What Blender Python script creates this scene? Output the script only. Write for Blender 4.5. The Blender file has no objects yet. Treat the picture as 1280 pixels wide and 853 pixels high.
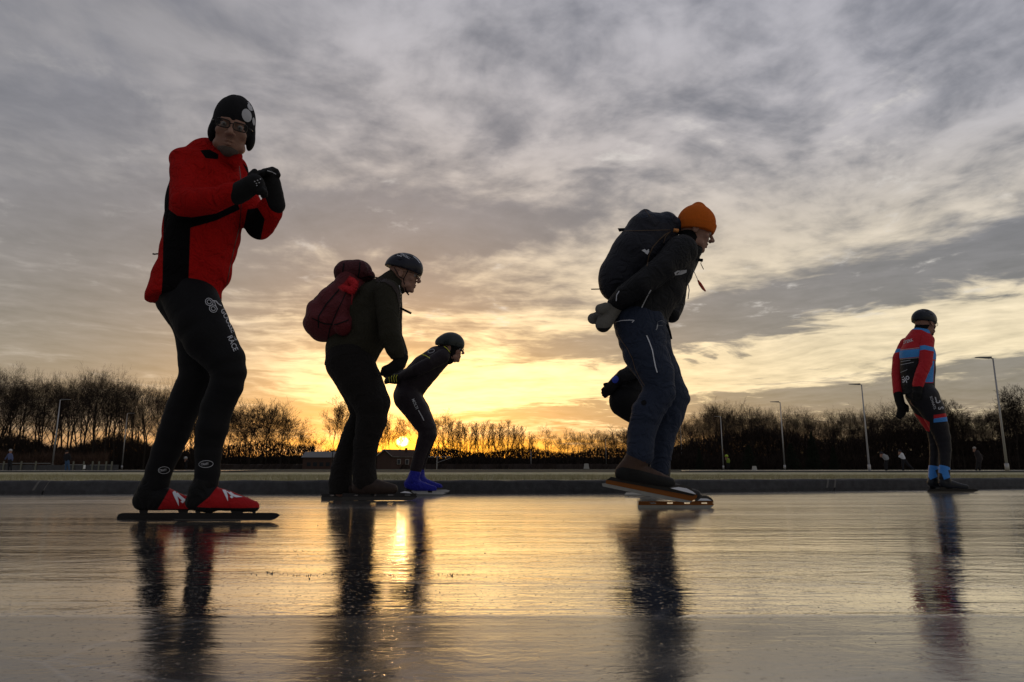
import bpy, math, random
import numpy as np
from mathutils import Vector, Matrix
from mathutils.bvhtree import BVHTree
random.seed(7); RNG = np.random.RandomState(7)
SC = bpy.context.scene; COL = SC.collection
# ------------------------------------------------------------------ camera
F = 853.0; CX, CY = 640.0, 426.5; CAMH = 0.24; TH = math.atan(158.0 / F)
cam_d = bpy.data.cameras.new('camera'); cam = bpy.data.objects.new('camera', cam_d); COL.objects.link(cam)
cam_d.sensor_width = 36; cam_d.lens = 36 * F / 1280; cam_d.clip_start = 0.02; cam_d.clip_end = 20000
cam.location = (0, 0, CAMH); cam.rotation_euler = (math.pi / 2 + TH, 0, 0); SC.camera = cam
CT, ST = math.cos(TH), math.sin(TH)
def ray(x, y):
    a = (x - CX) / F; b = (CY - y) / F
    return Vector((a, CT - b * ST, ST + b * CT))
def at(x, y, Y):                       # photo pixel -> world point on the upright plane at distance Y
    d = ray(x, y); t = Y / d.y
    return Vector((d.x * t, Y, CAMH + d.z * t))
def ground(x, y, z=0.0):
    d = ray(x, y); t = (z - CAMH) / d.z
    return Vector((d.x * t, d.y * t, z))
def mpp(y, Y):                         # metres per photo pixel there
    return Y / ray(0, y).y / F
def project(P):                        # world (n,3) -> photo pixels (n,2)
    P = np.asarray(P, float); X = P[:, 0]; Yc = P[:, 1]; Z = P[:, 2] - CAMH
    dep = Yc * CT + Z * ST; up = -Yc * ST + Z * CT
    return np.stack([CX + F * X / dep, CY - F * up / dep], 1)
def azel(x, y):
    d = ray(x, y).normalized(); return math.atan2(d.x, d.y), math.asin(d.z)
SUN_AZ, SUN_EL = azel(503, 552)
# ------------------------------------------------------------------ node expressions
class E:
    def __init__(s, nt, sock): s.nt = nt; s.s = sock
    def _m(s, op, *a, clamp=False):
        n = s.nt.nodes.new('ShaderNodeMath'); n.operation = op; n.use_clamp = clamp
        for i, v in enumerate((s,) + a):
            if isinstance(v, E): s.nt.links.new(v.s, n.inputs[i])
            else: n.inputs[i].default_value = v
        return E(s.nt, n.outputs[0])
    def __add__(s, o): return s._m('ADD', o)
    __radd__ = __add__
    def __mul__(s, o): return s._m('MULTIPLY', o)
    __rmul__ = __mul__
    def __sub__(s, o): return s._m('SUBTRACT', o)
    def __rsub__(s, o): return s._m('MULTIPLY', -1.0)._m('ADD', o)
    def __truediv__(s, o): return s._m('DIVIDE', o)
    def __neg__(s): return s._m('MULTIPLY', -1.0)
    def pw(s, o): return s._m('POWER', o)
    def exp(s): return s._m('EXPONENT')
    def mx(s, o): return s._m('MAXIMUM', o)
    def mn(s, o): return s._m('MINIMUM', o)
    def abs(s): return s._m('ABSOLUTE')
    def c01(s): return s._m('ADD', 0.0, clamp=True)
    def ss(s, a, b, lo=0.0, hi=1.0):
        n = s.nt.nodes.new('ShaderNodeMapRange'); n.interpolation_type = 'SMOOTHSTEP'
        s.nt.links.new(s.s, n.inputs[0])
        for i, v in zip((1, 2, 3, 4), (a, b, lo, hi)): n.inputs[i].default_value = v
        return E(s.nt, n.outputs[0])
def vec(nt, x, y, z=0.0):
    n = nt.nodes.new('ShaderNodeCombineXYZ')
    for i, v in enumerate((x, y, z)):
        if isinstance(v, E): nt.links.new(v.s, n.inputs[i])
        else: n.inputs[i].default_value = v
    return n.outputs[0]
def sep(nt, sock):
    n = nt.nodes.new('ShaderNodeSeparateXYZ'); nt.links.new(sock, n.inputs[0])
    return [E(nt, o) for o in n.outputs]
def noise(nt, v, scale, detail=4.0, rough=0.5, dist=0.0, lac=2.0):
    n = nt.nodes.new('ShaderNodeTexNoise'); nt.links.new(v, n.inputs['Vector'])
    n.inputs['Scale'].default_value = scale; n.inputs['Detail'].default_value = detail
    n.inputs['Roughness'].default_value = rough; n.inputs['Distortion'].default_value = dist
    n.inputs['Lacunarity'].default_value = lac
    return E(nt, n.outputs[0])
def mix(nt, f, a, b):                  # colour mix; a, b sockets or tuples
    n = nt.nodes.new('ShaderNodeMix'); n.data_type = 'RGBA'
    if isinstance(f, E): nt.links.new(f.s, n.inputs[0])
    else: n.inputs[0].default_value = f
    for i, v in ((6, a), (7, b)):
        if isinstance(v, (tuple, list)): n.inputs[i].default_value = (*v[:3], 1)
        else: nt.links.new(v, n.inputs[i])
    return n.outputs[2]
# ------------------------------------------------------------------ sky (low winter sun behind broken altocumulus)
W = bpy.data.worlds.new('World'); SC.world = W; W.use_nodes = True
nt = W.node_tree; nt.nodes.clear()
tc = nt.nodes.new('ShaderNodeTexCoord')
dx, dy, dz = sep(nt, tc.outputs['Generated'])
el = dz._m('ARCSINE'); az = dx._m('ARCTAN2', dy)
zz = dz.abs()
# cloud sheet coordinates: a flat layer seen in perspective
iv = (zz + 0.075)
qx = dx / iv; qy = dy / iv
cs, sn = math.cos(math.radians(-24)), math.sin(math.radians(-24))
ra = qx * cs - qy * sn                 # across the wind
rb = qx * sn + qy * cs                 # along the wind
wa = noise(nt, vec(nt, ra, rb, 3.1), 0.8, 3) - 0.5
wb = noise(nt, vec(nt, ra, rb, 9.7), 0.8, 3) - 0.5
big = noise(nt, vec(nt, ra * 0.70 + wa * 1.2, rb * 0.42 + wb * 0.9, 1.3), 1.0, 5, 0.5)
puff = noise(nt, vec(nt, ra * 1.7 + wa * 2.2, rb * 1.7 + wb * 2.2, 5.0), 2.0, 6, 0.56)
cell = noise(nt, vec(nt, ra * 3.2 + wb * 1.5, rb * 3.2 + wa * 1.5, 15.0), 2.3, 4, 0.55)
bead = noise(nt, vec(nt, ra * 4.6 + wa, rb * 4.2 + wb, 25.0), 1.5, 5, 0.6)
fine = noise(nt, vec(nt, ra * 2.2 + wa, rb * 1.6 + wb, 8.0), 6.0, 5, 0.6)
# thin layers stretched along the horizon
wl = noise(nt, vec(nt, az * 3.0, el * 9.0, 2.0), 1.0, 4) - 0.5
lay = noise(nt, vec(nt, az * 2.4 + wl * 1.0, el * 26.0 + wl * 3.0 + az * 1.2, 4.0), 1.0, 6, 0.6)
lay2 = noise(nt, vec(nt, az * 6.0 + wl * 2.0, el * 70.0 + wl * 6.0, 7.0), 1.0, 4, 0.6)
def blob(x, y, rx, ry, slope=0.0, warp=0.10, p=1.0):
    a0, e0 = azel(x, y); rx /= F; ry /= F
    u = (az - a0) + wl * (warp * 1.5) + (puff - 0.5) * warp
    v = (el - e0) + (puff - 0.5) * (warp * 0.8) + wl * warp * .5 - (az - a0) * slope
    return (-((u / rx) * (u / rx) + (v / ry) * (v / ry)).pw(p)).exp()
D = (big - 0.5) * 2.1 + (puff - 0.5) * 1.7 + (fine - 0.5) * 0.6 + (cell - 0.5) * 1.1
low = el.ss(0.36, 0.12)                # 1 towards the horizon
D = D * (1.0 - low * 0.45) + ((lay - 0.5) * 4.0 + (lay2 - 0.5) * 2.2) * low + 0.62
for b in ((470, 275, 190, 30, .02, 1.35), (100, 290, 260, 42, 0, .85), (330, 250, 60, 22, 0, .3), (1110, 350, 330, 30, .20, 1.25), (900, 395, 150, 26, .15, .55), (1240, 215, 60, 22, .1, .25),
          (1120, 492, 340, 22, .04, 1.1), (700, 512, 190, 12, .0, .55), (640, 452, 150, 9, .02, .5), (930, 440, 90, 7, .05, .5), (560, 480, 90, 4, .0, .35),
          (330, 390, 70, 9, -.05, .5), (420, 440, 60, 6, .0, .4), (60, 400, 220, 70, 0, .55), (160, 470, 200, 20, 0, .35), (350, 505, 110, 8, 0, .3), (620, 160, 90, 28, 0, .35), (200, 255, 150, 26, 0, .35),
          (80, 100, 140, 60, 0, .25), (1000, 110, 200, 40, .15, .15)):
    D = D + blob(*b[:5]) * b[5]
for b in ((1040, 448, 330, 24, .03, 1.0), (760, 475, 200, 26, .02, .6), (560, 478, 150, 40, 0, .95), (340, 425, 110, 30, 0, .5), (680, 495, 220, 10, 0, .7), (1000, 270, 240, 40, .12, .45), (820, 215, 260, 50, .0, .2),
          (100, 225, 70, 14, 0, .35), (240, 40, 60, 16, -.1, .4), (1180, 300, 120, 12, .25, .35), (700, 330, 200, 60, 0, .3), (300, 320, 100, 40, 0, .1), (900, 468, 160, 10, 0, .5), (1150, 405, 250, 16, .12, .5)):
    D = D - blob(*b[:5]) * b[5]
Dc = D.ss(0.03, 1.07)
sx = (az - SUN_AZ); sy = el - SUN_EL
glow = (-(((sx - 0.09) / 0.26) * ((sx - 0.09) / 0.26) + ((sy - 0.075) / 0.085) * ((sy - 0.075) / 0.085))).exp() * el.ss(0.045, 0.085)
wide = (-((sx / 0.75) * (sx / 0.75) + (sy / 0.42) * (sy / 0.42))).exp()
hi = el.ss(0.13, 0.46)
clear = mix(nt, hi, (0.80, 0.68, 0.47), (0.385, 0.382, 0.430))
clear = mix(nt, wide * 0.75, clear, (0.66, 0.485, 0.285))
clear = mix(nt, glow * 1.0, clear, (1.32, 0.95, 0.42))
leftd = az.ss(-0.15, -0.62)
cloud = mix(nt, hi, (0.150, 0.140, 0.152), (0.196, 0.198, 0.238))
cloud = mix(nt, wide * 0.8, cloud, (0.200, 0.158, 0.128))
cloud = mix(nt, glow * 0.7, cloud, (0.36, 0.245, 0.12))
clear = mix(nt, leftd * 0.85, clear, (0.225, 0.212, 0.222))
skyc = mix(nt, Dc, clear, cloud)
# relief inside the clouds, and small thin spots where light comes through
rel = (puff - 0.5) * 0.5 + (cell - 0.5) * 0.55 + (lay2 - 0.5) * low * 1.0
hs = nt.nodes.new('ShaderNodeHueSaturation'); nt.links.new(skyc, hs.inputs['Color']); _v = (1.0 - rel).mx(0.5); nt.links.new(_v.s, hs.inputs['Value']); skyc = hs.outputs[0]
spot = bead.ss(0.54, 0.74) * (1.0 - puff).ss(0.46, 0.60) * el.ss(0.14, 0.24) * el.ss(0.62, 0.40) * az.ss(-0.5, 0.1, 0.35, 1.0)
skyc = mix(nt, spot * 0.6, skyc, (0.72, 0.67, 0.62))
# golden slot just over the horizon
hor = (el).ss(0.052, 0.030) * (-(((sx - 0.10) / 0.30) * ((sx - 0.10) / 0.30))).exp()
skyc = mix(nt, hor * lay2.ss(0.22, 0.50), skyc, (0.82, 0.37, 0.065))
aur = (-((sx / 0.030) * (sx / 0.030) + (sy / 0.024) * (sy / 0.024))).exp()
skyc = mix(nt, aur * 0.9, skyc, (1.7, 0.60, 0.07))
dd = (sx * sx + sy * sy * 1.5).pw(0.5)
disc = dd.ss(0.0100, 0.0062)
skyc = mix(nt, disc, skyc, (12.0, 7.0, 2.0))
# unseen sky behind the camera, dimmed to set the fill on the skaters
back = dy.ss(0.35, -0.45) * 0.12
skyc = mix(nt, back, skyc, (0.055, 0.055, 0.072))
# sky texture: the clear air behind the clouds
st = nt.nodes.new('ShaderNodeTexSky'); st.sky_type = 'NISHITA'; st.sun_disc = False
st.sun_elevation = SUN_EL; st.sun_rotation = SUN_AZ
bg1 = nt.nodes.new('ShaderNodeBackground'); nt.links.new(st.outputs[0], bg1.inputs[0]); bg1.inputs[1].default_value = 0.05
bg2 = nt.nodes.new('ShaderNodeBackground'); nt.links.new(skyc, bg2.inputs[0]); bg2.inputs[1].default_value = 0.97
ad = nt.nodes.new('ShaderNodeAddShader'); nt.links.new(bg1.outputs[0], ad.inputs[0]); nt.links.new(bg2.outputs[0], ad.inputs[1])
wo = nt.nodes.new('ShaderNodeOutputWorld'); nt.links.new(ad.outputs[0], wo.inputs[0])
W.cycles.sampling_method = 'MANUAL'; W.cycles.sample_map_resolution = 2048
# ------------------------------------------------------------------ sun
sd = bpy.data.lights.new('sun', 'SUN'); so = bpy.data.objects.new('sun', sd); COL.objects.link(so)
sd.energy = 0.045; sd.angle = math.radians(2.0); sd.color = (1.0, 0.62, 0.28)
sdir = Vector((math.sin(SUN_AZ) * math.cos(SUN_EL), math.cos(SUN_AZ) * math.cos(SUN_EL), math.sin(SUN_EL)))
so.rotation_euler = sdir.to_track_quat('Z', 'Y').to_euler()
SC.view_settings.view_transform = 'Standard'; SC.view_settings.look = 'None'
SC.view_settings.exposure = 0.0; SC.view_settings.gamma = 1.0; SC.view_settings.use_curve_mapping = False
# ------------------------------------------------------------------ materials
MATS = {}
def mat(name, col, rough=0.8, metal=0.0, spec=0.22, grain=0.15, gscale=60.0, bump=0.0, bscale=200.0, masks=(), ior=None, coat=0.0, sheen=0.0, folds=0.0):
    if name in MATS: return MATS[name]
    m = bpy.data.materials.new(name); m.use_nodes = True; t = m.node_tree; p = t.nodes['Principled BSDF']
    c = t.nodes.new('ShaderNodeTexCoord')
    n = noise(t, c.outputs['Object'], gscale, 4, 0.6)
    base = tuple(col)
    cur = None
    for attr, mc, edge in masks:
        a = t.nodes.new('ShaderNodeAttribute'); a.attribute_name = attr
        f = E(t, a.outputs['Fac']).ss(-edge, edge, 1.0, 0.0)
        cur = mix(t, f, cur if cur is not None else base, mc)
    if cur is None:
        r = t.nodes.new('ShaderNodeRGB'); r.outputs[0].default_value = (*base, 1); cur = r.outputs[0]
    if grain:
        hv = t.nodes.new('ShaderNodeHueSaturation'); t.links.new(cur, hv.inputs['Color'])
        v = (n - 0.5) * (2 * grain) + 1.0; t.links.new(v.s, hv.inputs['Value']); cur = hv.outputs[0]
    t.links.new(cur, p.inputs['Base Color'])
    p.inputs['Roughness'].default_value = rough; p.inputs['Metallic'].default_value = metal
    p.inputs['Specular IOR Level'].default_value = spec
    if ior: p.inputs['IOR'].default_value = ior
    if coat: p.inputs['Coat Weight'].default_value = coat
    if sheen: p.inputs['Sheen Weight'].default_value = sheen; p.inputs['Sheen Roughness'].default_value = 0.5
    if bump or folds:
        h = noise(t, c.outputs['Object'], bscale, 3, 0.6) * (bump * 0.002)
        if folds:
            f1 = noise(t, c.outputs['Object'], 11.0, 3, 0.5, 1.2)
            h = h + (f1 - 0.5).abs() * (folds * 0.05)
        b = t.nodes.new('ShaderNodeBump'); b.inputs['Strength'].default_value = 1.0; b.inputs['Distance'].default_value = 1.0
        t.links.new(h.s, b.inputs['Height']); t.links.new(b.outputs[0], p.inputs['Normal'])
    MATS[name] = m; return m
# ------------------------------------------------------------------ mesh helpers
def mesh(name, V, Fc, m=None, parent=None, smooth=False, link=True):
    me = bpy.data.meshes.new(name)
    V = np.asarray(V, dtype=np.float32).reshape(-1, 3)
    if isinstance(Fc, np.ndarray):
        k = Fc.shape[1]; me.vertices.add(len(V)); me.vertices.foreach_set('co', V.ravel())
        me.loops.add(Fc.size); me.loops.foreach_set('vertex_index', Fc.astype(np.int32).ravel())
        me.polygons.add(len(Fc)); me.polygons.foreach_set('loop_start', np.arange(0, Fc.size, k, dtype=np.int32))
        me.update(calc_edges=True); me.validate()
    else:
        me.from_pydata([tuple(map(float, v)) for v in V], [], [tuple(f) for f in Fc]); me.update()
    if smooth and len(me.polygons): me.polygons.foreach_set('use_smooth', np.ones(len(me.polygons), dtype=bool))
    if m is not None:
        for mm in (m if isinstance(m, (list, tuple)) else (m,)): me.materials.append(mm)
    o = bpy.data.objects.new(name, me)
    if link: COL.objects.link(o)
    if parent is not None: adopt(o, parent)
    return o
def adopt(o, parent):
    o.parent = parent; o.matrix_parent_inverse = Matrix.Translation(parent.location).inverted() if parent.parent is None else Matrix.Identity(4)
def tag(o, label=None, cat=None, group=None, kind=None):
    if label: o['label'] = label
    if cat: o['category'] = cat
    if group: o['group'] = group
    if kind: o['kind'] = kind
    return o
def empty(name, loc, label, cat, group=None):
    o = bpy.data.objects.new(name, None); COL.objects.link(o); o.location = loc; o.empty_display_size = 0.1
    return tag(o, label, cat, group)
class MB:
    def __init__(s): s.v = []; s.f = []
    def add(s, V, Fs):
        n = len(s.v); s.v += [tuple(v) for v in V]; s.f += [tuple(i + n for i in f) for f in Fs]; return s
    def box(s, lo, hi):
        x0, y0, z0 = lo; x1, y1, z1 = hi
        return s.add([(x0,y0,z0),(x1,y0,z0),(x1,y1,z0),(x0,y1,z0),(x0,y0,z1),(x1,y0,z1),(x1,y1,z1),(x0,y1,z1)],
              [(0,3,2,1),(4,5,6,7),(0,1,5,4),(1,2,6,5),(2,3,7,6),(3,0,4,7)])
    def tube(s, pts, rad, n=8, cap=True):
        pts = [Vector(p) for p in pts]; k = len(pts)
        rr = rad if isinstance(rad, (list, tuple)) else [rad] * k
        V = []; up = Vector((0.13, 0.2, 1)).normalized()
        for i, p in enumerate(pts):
            t = (pts[min(i + 1, k - 1)] - pts[max(i - 1, 0)]).normalized()
            a = t.cross(up)
            if a.length < 1e-3: a = t.cross(Vector((1, 0, 0)))
            a.normalize(); b = t.cross(a)
            for j in range(n):
                w = 2 * math.pi * j / n; V.append(p + (a * math.cos(w) + b * math.sin(w)) * rr[i])
        Fs = [(i*n+j, i*n+(j+1)%n, (i+1)*n+(j+1)%n, (i+1)*n+j) for i in range(k-1) for j in range(n)]
        if cap: Fs += [tuple(range(n))[::-1], tuple((k-1)*n+j for j in range(n))]
        return s.add(V, Fs)
    def prism(s, poly, d0, d1, to3):   # polygon extruded between depths; to3(x, y, d) -> point
        n = len(poly)
        V = [to3(x, y, d0) for x, y in poly] + [to3(x, y, d1) for x, y in poly]
        return s.add(V, [tuple(range(n)), tuple(range(2*n-1, n-1, -1))] + [(i, n+i, n+(i+1)%n, (i+1)%n) for i in range(n)])
    def build(s, name, m, parent=None, smooth=False): return mesh(name, s.v, s.f, m, parent, smooth)
# ================================================================== SETTING
# ice
def cuts(t, X, Y, sx, sy, rot, w):
    c_, s_ = math.cos(rot), math.sin(rot); v = t.nodes.new('ShaderNodeTexVoronoi'); v.feature = 'DISTANCE_TO_EDGE'; v.inputs['Scale'].default_value = 1.0
    wv = noise(t, vec(t, X * .6, Y * .6, 1.0), 1.0, 2) - 0.5
    t.links.new(vec(t, (X * c_ - Y * s_) * sx + wv, (X * s_ + Y * c_) * sy, rot), v.inputs['Vector'])
    return E(t, v.outputs['Distance']).ss(w, 0.0)
def ice_material():
    m = bpy.data.materials.new('wet_ice'); m.use_nodes = True; t = m.node_tree; p = t.nodes['Principled BSDF']
    c = t.nodes.new('ShaderNodeTexCoord'); X, Y, Z = sep(t, c.outputs['Object'])
    P = c.outputs['Object']
    patch = noise(t, vec(t, X * 0.5, Y * 1.6, 0.0), 1.0, 5, 0.6)
    crack = noise(t, vec(t, X * 0.25, Y * 9.0, 2.0), 1.0, 5, 0.65)
    grit = noise(t, P, 420.0, 3, 0.7)
    rip = noise(t, vec(t, X * 10.0, Y * 17.0, 0.0), 1.0, 4, 0.6, 0.5)
    rip2 = noise(t, vec(t, X * 60.0, Y * 150.0, 4.0), 1.0, 4, 0.6, 0.3)
    pock = noise(t, P, 95.0, 3, 0.6)
    scr = noise(t, vec(t, X * 1.1, Y * 60.0, 6.0), 1.0, 4, 0.7)
    edge = noise(t, vec(t, X * 1.2, 3.0, 0.0), 1.0, 3) - 0.5
    near = (Y + edge * 0.03).ss(1.195, 1.165)           # the strip nearest the camera is a smoother, duller pour
    band = noise(t, vec(t, X * 0.35, Y * 4.0, 11.0), 1.0, 4, 0.6)
    worn = patch.ss(0.5, 0.68)
    colr = mix(t, worn * 0.5 + grit * 0.2, (0.030, 0.032, 0.036), (0.075, 0.075, 0.078))
    colr = mix(t, (crack.ss(0.60, 0.70)) * 0.35, colr, (0.015, 0.014, 0.014))
    cut = (cuts(t, X, Y, .35, 1.5, .12, .006) + cuts(t, X, Y, .5, 2.3, -.22, .008) * noise(t, P, 3.0, 3).ss(.45, .6)).c01()
    colr = mix(t, cut * 0.55, colr, (0.20, 0.20, 0.21))
    t.links.new(colr, p.inputs['Base Color'])
    r = Y.ss(1.5, 4.5) * 0.12 + band.ss(0.4, 0.7) * 0.05 + 0.03 + worn * 0.05 + grit.ss(0.55, 0.75) * 0.08 + near * 0.09
    t.links.new(r.s, p.inputs['Roughness'])
    p.inputs['IOR'].default_value = 1.9
    h = (rip * 0.0019 + rip2 * 0.00022 + grit * 0.00005) * band.ss(0.35, 0.62, 0.35, 1.25) + scr * 0.00022 + pock.ss(0.62, 0.72) * 0.0005
    h = h * (1.0 - near * 0.45)
    b = t.nodes.new('ShaderNodeBump'); b.inputs['Strength'].default_value = 1.0; b.inputs['Distance'].default_value = 1.0
    t.links.new(h.s, b.inputs['Height']); t.links.new(b.outputs[0], p.inputs['Normal'])
    g = t.nodes.new('ShaderNodeBsdfGlossy'); g.inputs['Color'].default_value = (.95, .92, .87, 1); t.links.new(r.s, g.inputs['Roughness']); t.links.new(b.outputs[0], g.inputs['Normal'])
    mx_ = t.nodes.new('ShaderNodeMixShader'); _f = 0.54 - near * 0.36; t.links.new(_f.s, mx_.inputs[0]); t.links.new(p.outputs[0], mx_.inputs[1]); t.links.new(g.outputs[0], mx_.inputs[2])
    t.links.new(mx_.outputs[0], t.nodes['Material Output'].inputs['Surface'])
    return m
ICE = ice_material()
# kerb line at the outer side of the infield
KP = [(-900, 628), (-500, 622), (0, 617.6), (300, 617.6), (600, 617.2), (850, 616.0), (1050, 613.6), (1280, 611.0), (1500, 608.5), (1800, 606)]
kpts = [ground(*p) for p in KP]
def kerb_y(x):
    xs = [p.x for p in kpts]; ys = [p.y for p in kpts]
    return float(np.interp(x, xs, ys))
def smooth_kerb(x):
    return sum(kerb_y(x + d) for d in (-1.2, -.8, -.4, 0, .4, .8, 1.2)) / 7
XS = [-14 + i * 0.35 for i in range(109)]
V = []; Fs = []
for i, x in enumerate(XS):
    V += [(x, -12, 0), (x, smooth_kerb(x) + 0.08, 0)]
for i in range(len(XS) - 1): Fs.append((2*i, 2*i+2, 2*i+3, 2*i+1))
V2 = [(-14, -12, 0), (-60, -12, 0), (-60, 9, 0), (-14, smooth_kerb(-14) + .08, 0)]
n = len(V); V += V2; Fs.append((n, n+3, n+2, n+1))
n = len(V); V += [(XS[-1], -12, 0), (80, -12, 0), (80, 22, 0), (XS[-1], smooth_kerb(XS[-1]) + .08, 0)]; Fs.append((n, n+1, n+2, n+3))
tag(mesh('ice_rink', V, Fs, ICE), kind='structure')
# ground to the horizon
GR = mat('winter_soil', (0.050, 0.046, 0.030), 0.95, grain=0.6, gscale=1.2, bump=2, bscale=8, spec=0.2)
tag(mesh('ground', [(-3000, -300, -0.13), (3000, -300, -0.13), (3000, 6000, -0.13), (-3000, 6000, -0.13)], [(0, 1, 2, 3)], GR), kind='structure')
# kerb blocks
CONC = mat('weathered_concrete', (0.040, 0.040, 0.043), 0.85, grain=0.7, gscale=16, bump=2.5, bscale=90, spec=0.35)
CONC2 = mat('joint_sealant', (0.11, 0.105, 0.10), 0.7, grain=0.2)
kerb = tag(bpy.data.objects.new('kerb', None), kind='structure'); COL.objects.link(kerb)
joints = [-60, -27.2, -19.5, -11.9, -4.3, 3.36, 11.0, 18.7, 26.4, 60]
prof = [(0.0, -0.02), (0.0, 0.030), (0.010, 0.070), (0.018, 0.098), (0.030, 0.112), (0.055, 0.118), (0.30, 0.117), (0.30, -0.02)]
for a, b in zip(joints[:-1], joints[1:]):
    xs = np.linspace(a + 0.006, b - 0.006, 70); V = []
    for x in xs:
        y = smooth_kerb(x) if abs(x) < 24 else smooth_kerb(24 * (1 if x > 0 else -1))
        for k, (oy, oz) in enumerate(prof): V.append((x + oz * 0.35, y + oy + .004 * math.sin(x * 5.1 + k * .3) + .003 * math.sin(x * 13.7), oz + (0.003 * math.sin(x * 9 + k) + .002 * math.sin(x * 23)) * (oz > 0.01)))
    m_ = len(prof)
    Fs = [(i*m_+j, (i+1)*m_+j, (i+1)*m_+j+1, i*m_+j+1) for i in range(len(xs)-1) for j in range(m_-1)]
    Fs += [tuple(range(m_)), tuple((len(xs)-1)*m_+j for j in range(m_))[::-1]]
    mesh('kerb_block', V, Fs, CONC, kerb, smooth=False)
    for dxj in (0.0, 0.09):
        V = []
        for x in (b - 0.010 - dxj, b + 0.010 - dxj):
            y = smooth_kerb(min(max(x, -24), 24))
            for oy, oz in prof[1:7]: V.append((x + oz * 0.35, y + oy - 0.002, oz + 0.0025))
        mesh('joint_strip', V, [(j, 6+j, 7+j, j+1) for j in range(5)], CONC2, kerb)
# infield: turf sheet falling gently away behind the kerb
TURF = bpy.data.materials.new('frosty_turf'); TURF.use_nodes = True; t = TURF.node_tree; p = t.nodes['Principled BSDF']
c = t.nodes.new('ShaderNodeTexCoord')
n1 = noise(t, c.outputs['Object'], 0.7, 5, 0.6); n2 = noise(t, c.outputs['Object'], 14.0, 4, 0.7)
cc = mix(t, n1.ss(.4, .6), (0.26, 0.26, 0.13), (0.44, 0.38, 0.24)); cc = mix(t, n2.ss(.55, .75) * 0.6, cc, (0.62, 0.60, 0.50))
t.links.new(cc, p.inputs['Base Color']); p.inputs['Roughness'].default_value = 0.95
def turf_z(x, Y):
    return 0.105 - 0.195 * min(1.0, max(0.0, (Y - 8) / 22.0)) + 0.006 * math.sin(x * 1.3 + Y) + 0.006 * math.sin(x * 0.37 - Y * 0.8)
xs = np.linspace(-75, 85, 120); V = []; Fs = []; ny = 24
for i, x in enumerate(xs):
    y0 = smooth_kerb(min(max(x, -24), 24)) + 0.28
    for j in range(ny):
        f = (j / (ny - 1)) ** 2.0; Y = y0 + (47 - y0) * f; V.append((x, Y, turf_z(x, Y)))
for i in range(len(xs)-1):
    for j in range(ny-1): Fs.append((i*ny+j, (i+1)*ny+j, (i+1)*ny+j+1, i*ny+j+1))
tag(mesh('infield', V, Fs, TURF, smooth=True), kind='structure')
# grass blades
GB = mat('grass_blades', (0.30, 0.27, 0.15), 0.9, grain=0.7, gscale=3.0, spec=0.2)
GB2 = mat('frosted_grass_blades', (0.45, 0.42, 0.31), 0.9, grain=0.5, gscale=5.0, spec=0.2)
def grass(name, N, y_lo, y_hi, h, w, m):
    Y = y_lo * (y_hi / y_lo) ** RNG.rand(N); X = (RNG.rand(N) - 0.5) * 2 * (Y * 0.82 + 1)
    tx = np.linspace(-24, 24, 97); ky = np.interp(X, tx, [smooth_kerb(x) + 0.30 for x in tx]); ok = Y > ky; X = X[ok]; Y = Y[ok]; N = len(X)
    Z = 0.101 - 0.195 * np.clip((Y - 8) / 22.0, 0, 1) + 0.006 * np.sin(X * 1.3 + Y) + 0.006 * np.sin(X * 0.37 - Y * 0.8)
    H = h * (0.5 + RNG.rand(N)) * (Y / y_lo) ** 0.25; Wd = w * (Y / y_lo) ** 0.7; A = RNG.rand(N) * 6.28; L = (RNG.rand(N, 2) - 0.5) * H[:, None] * 1.3
    B = np.stack([X, Y, Z], 1); dxy = np.stack([np.cos(A) * Wd, np.sin(A) * Wd * .4, A * 0], 1)
    T = B + np.stack([L[:, 0], L[:, 1], H], 1)
    Vv = np.stack([B - dxy, B + dxy, T], 1).reshape(-1, 3)
    return tag(mesh(name, Vv, np.arange(3 * N).reshape(-1, 3), m), kind='stuff')
tag(grass('grass', 70000, 6.3, 30, 0.030, 0.0022, GB), 'short winter grass on the infield behind the kerb', 'grass')
tag(grass('grass_tufts', 9000, 6.3, 14, 0.050, 0.0028, GB), 'taller ragged grass tufts along the back of the kerb', 'grass')
tag(grass('frosted_grass', 30000, 6.3, 40, 0.030, 0.0022, GB2), 'pale frosted grass tips scattered over the infield', 'grass')
# far straight of the oval: a second kerb and its track
PALE = mat('pale_kerb', (0.30, 0.29, 0.27), 0.7, grain=0.2, gscale=3)
DARKC = mat('dark_kerb', (0.05, 0.05, 0.052), 0.8, grain=0.2, gscale=3)
far = tag(bpy.data.objects.new('far_kerb', None), kind='structure'); COL.objects.link(far)
for (x0, x1, Y0, Y1) in ((-80, -20.5, 47, 47.6), (12, 130, 47, 47.6)):
    MB().box((x0, Y0, -0.2), (x1, Y0 + 0.4, -0.012)).build('kerb_face', DARKC, far)
    MB().box((x0, Y0 - 0.01, -0.010), (x1, Y1 + 0.6, 0.022)).build('kerb_cap', PALE, far)
tag(mesh('far_ice_track', [(-120, 49, -0.012), (-20.5, 49, -0.012), (-24, 66, -0.012), (-120, 66, -0.012), (12, 49, -0.012), (170, 49, -0.012), (170, 66, -0.012), (16, 66, -0.012)], [(0, 1, 2, 3), (4, 5, 6, 7)], ICE), kind='structure')
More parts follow.
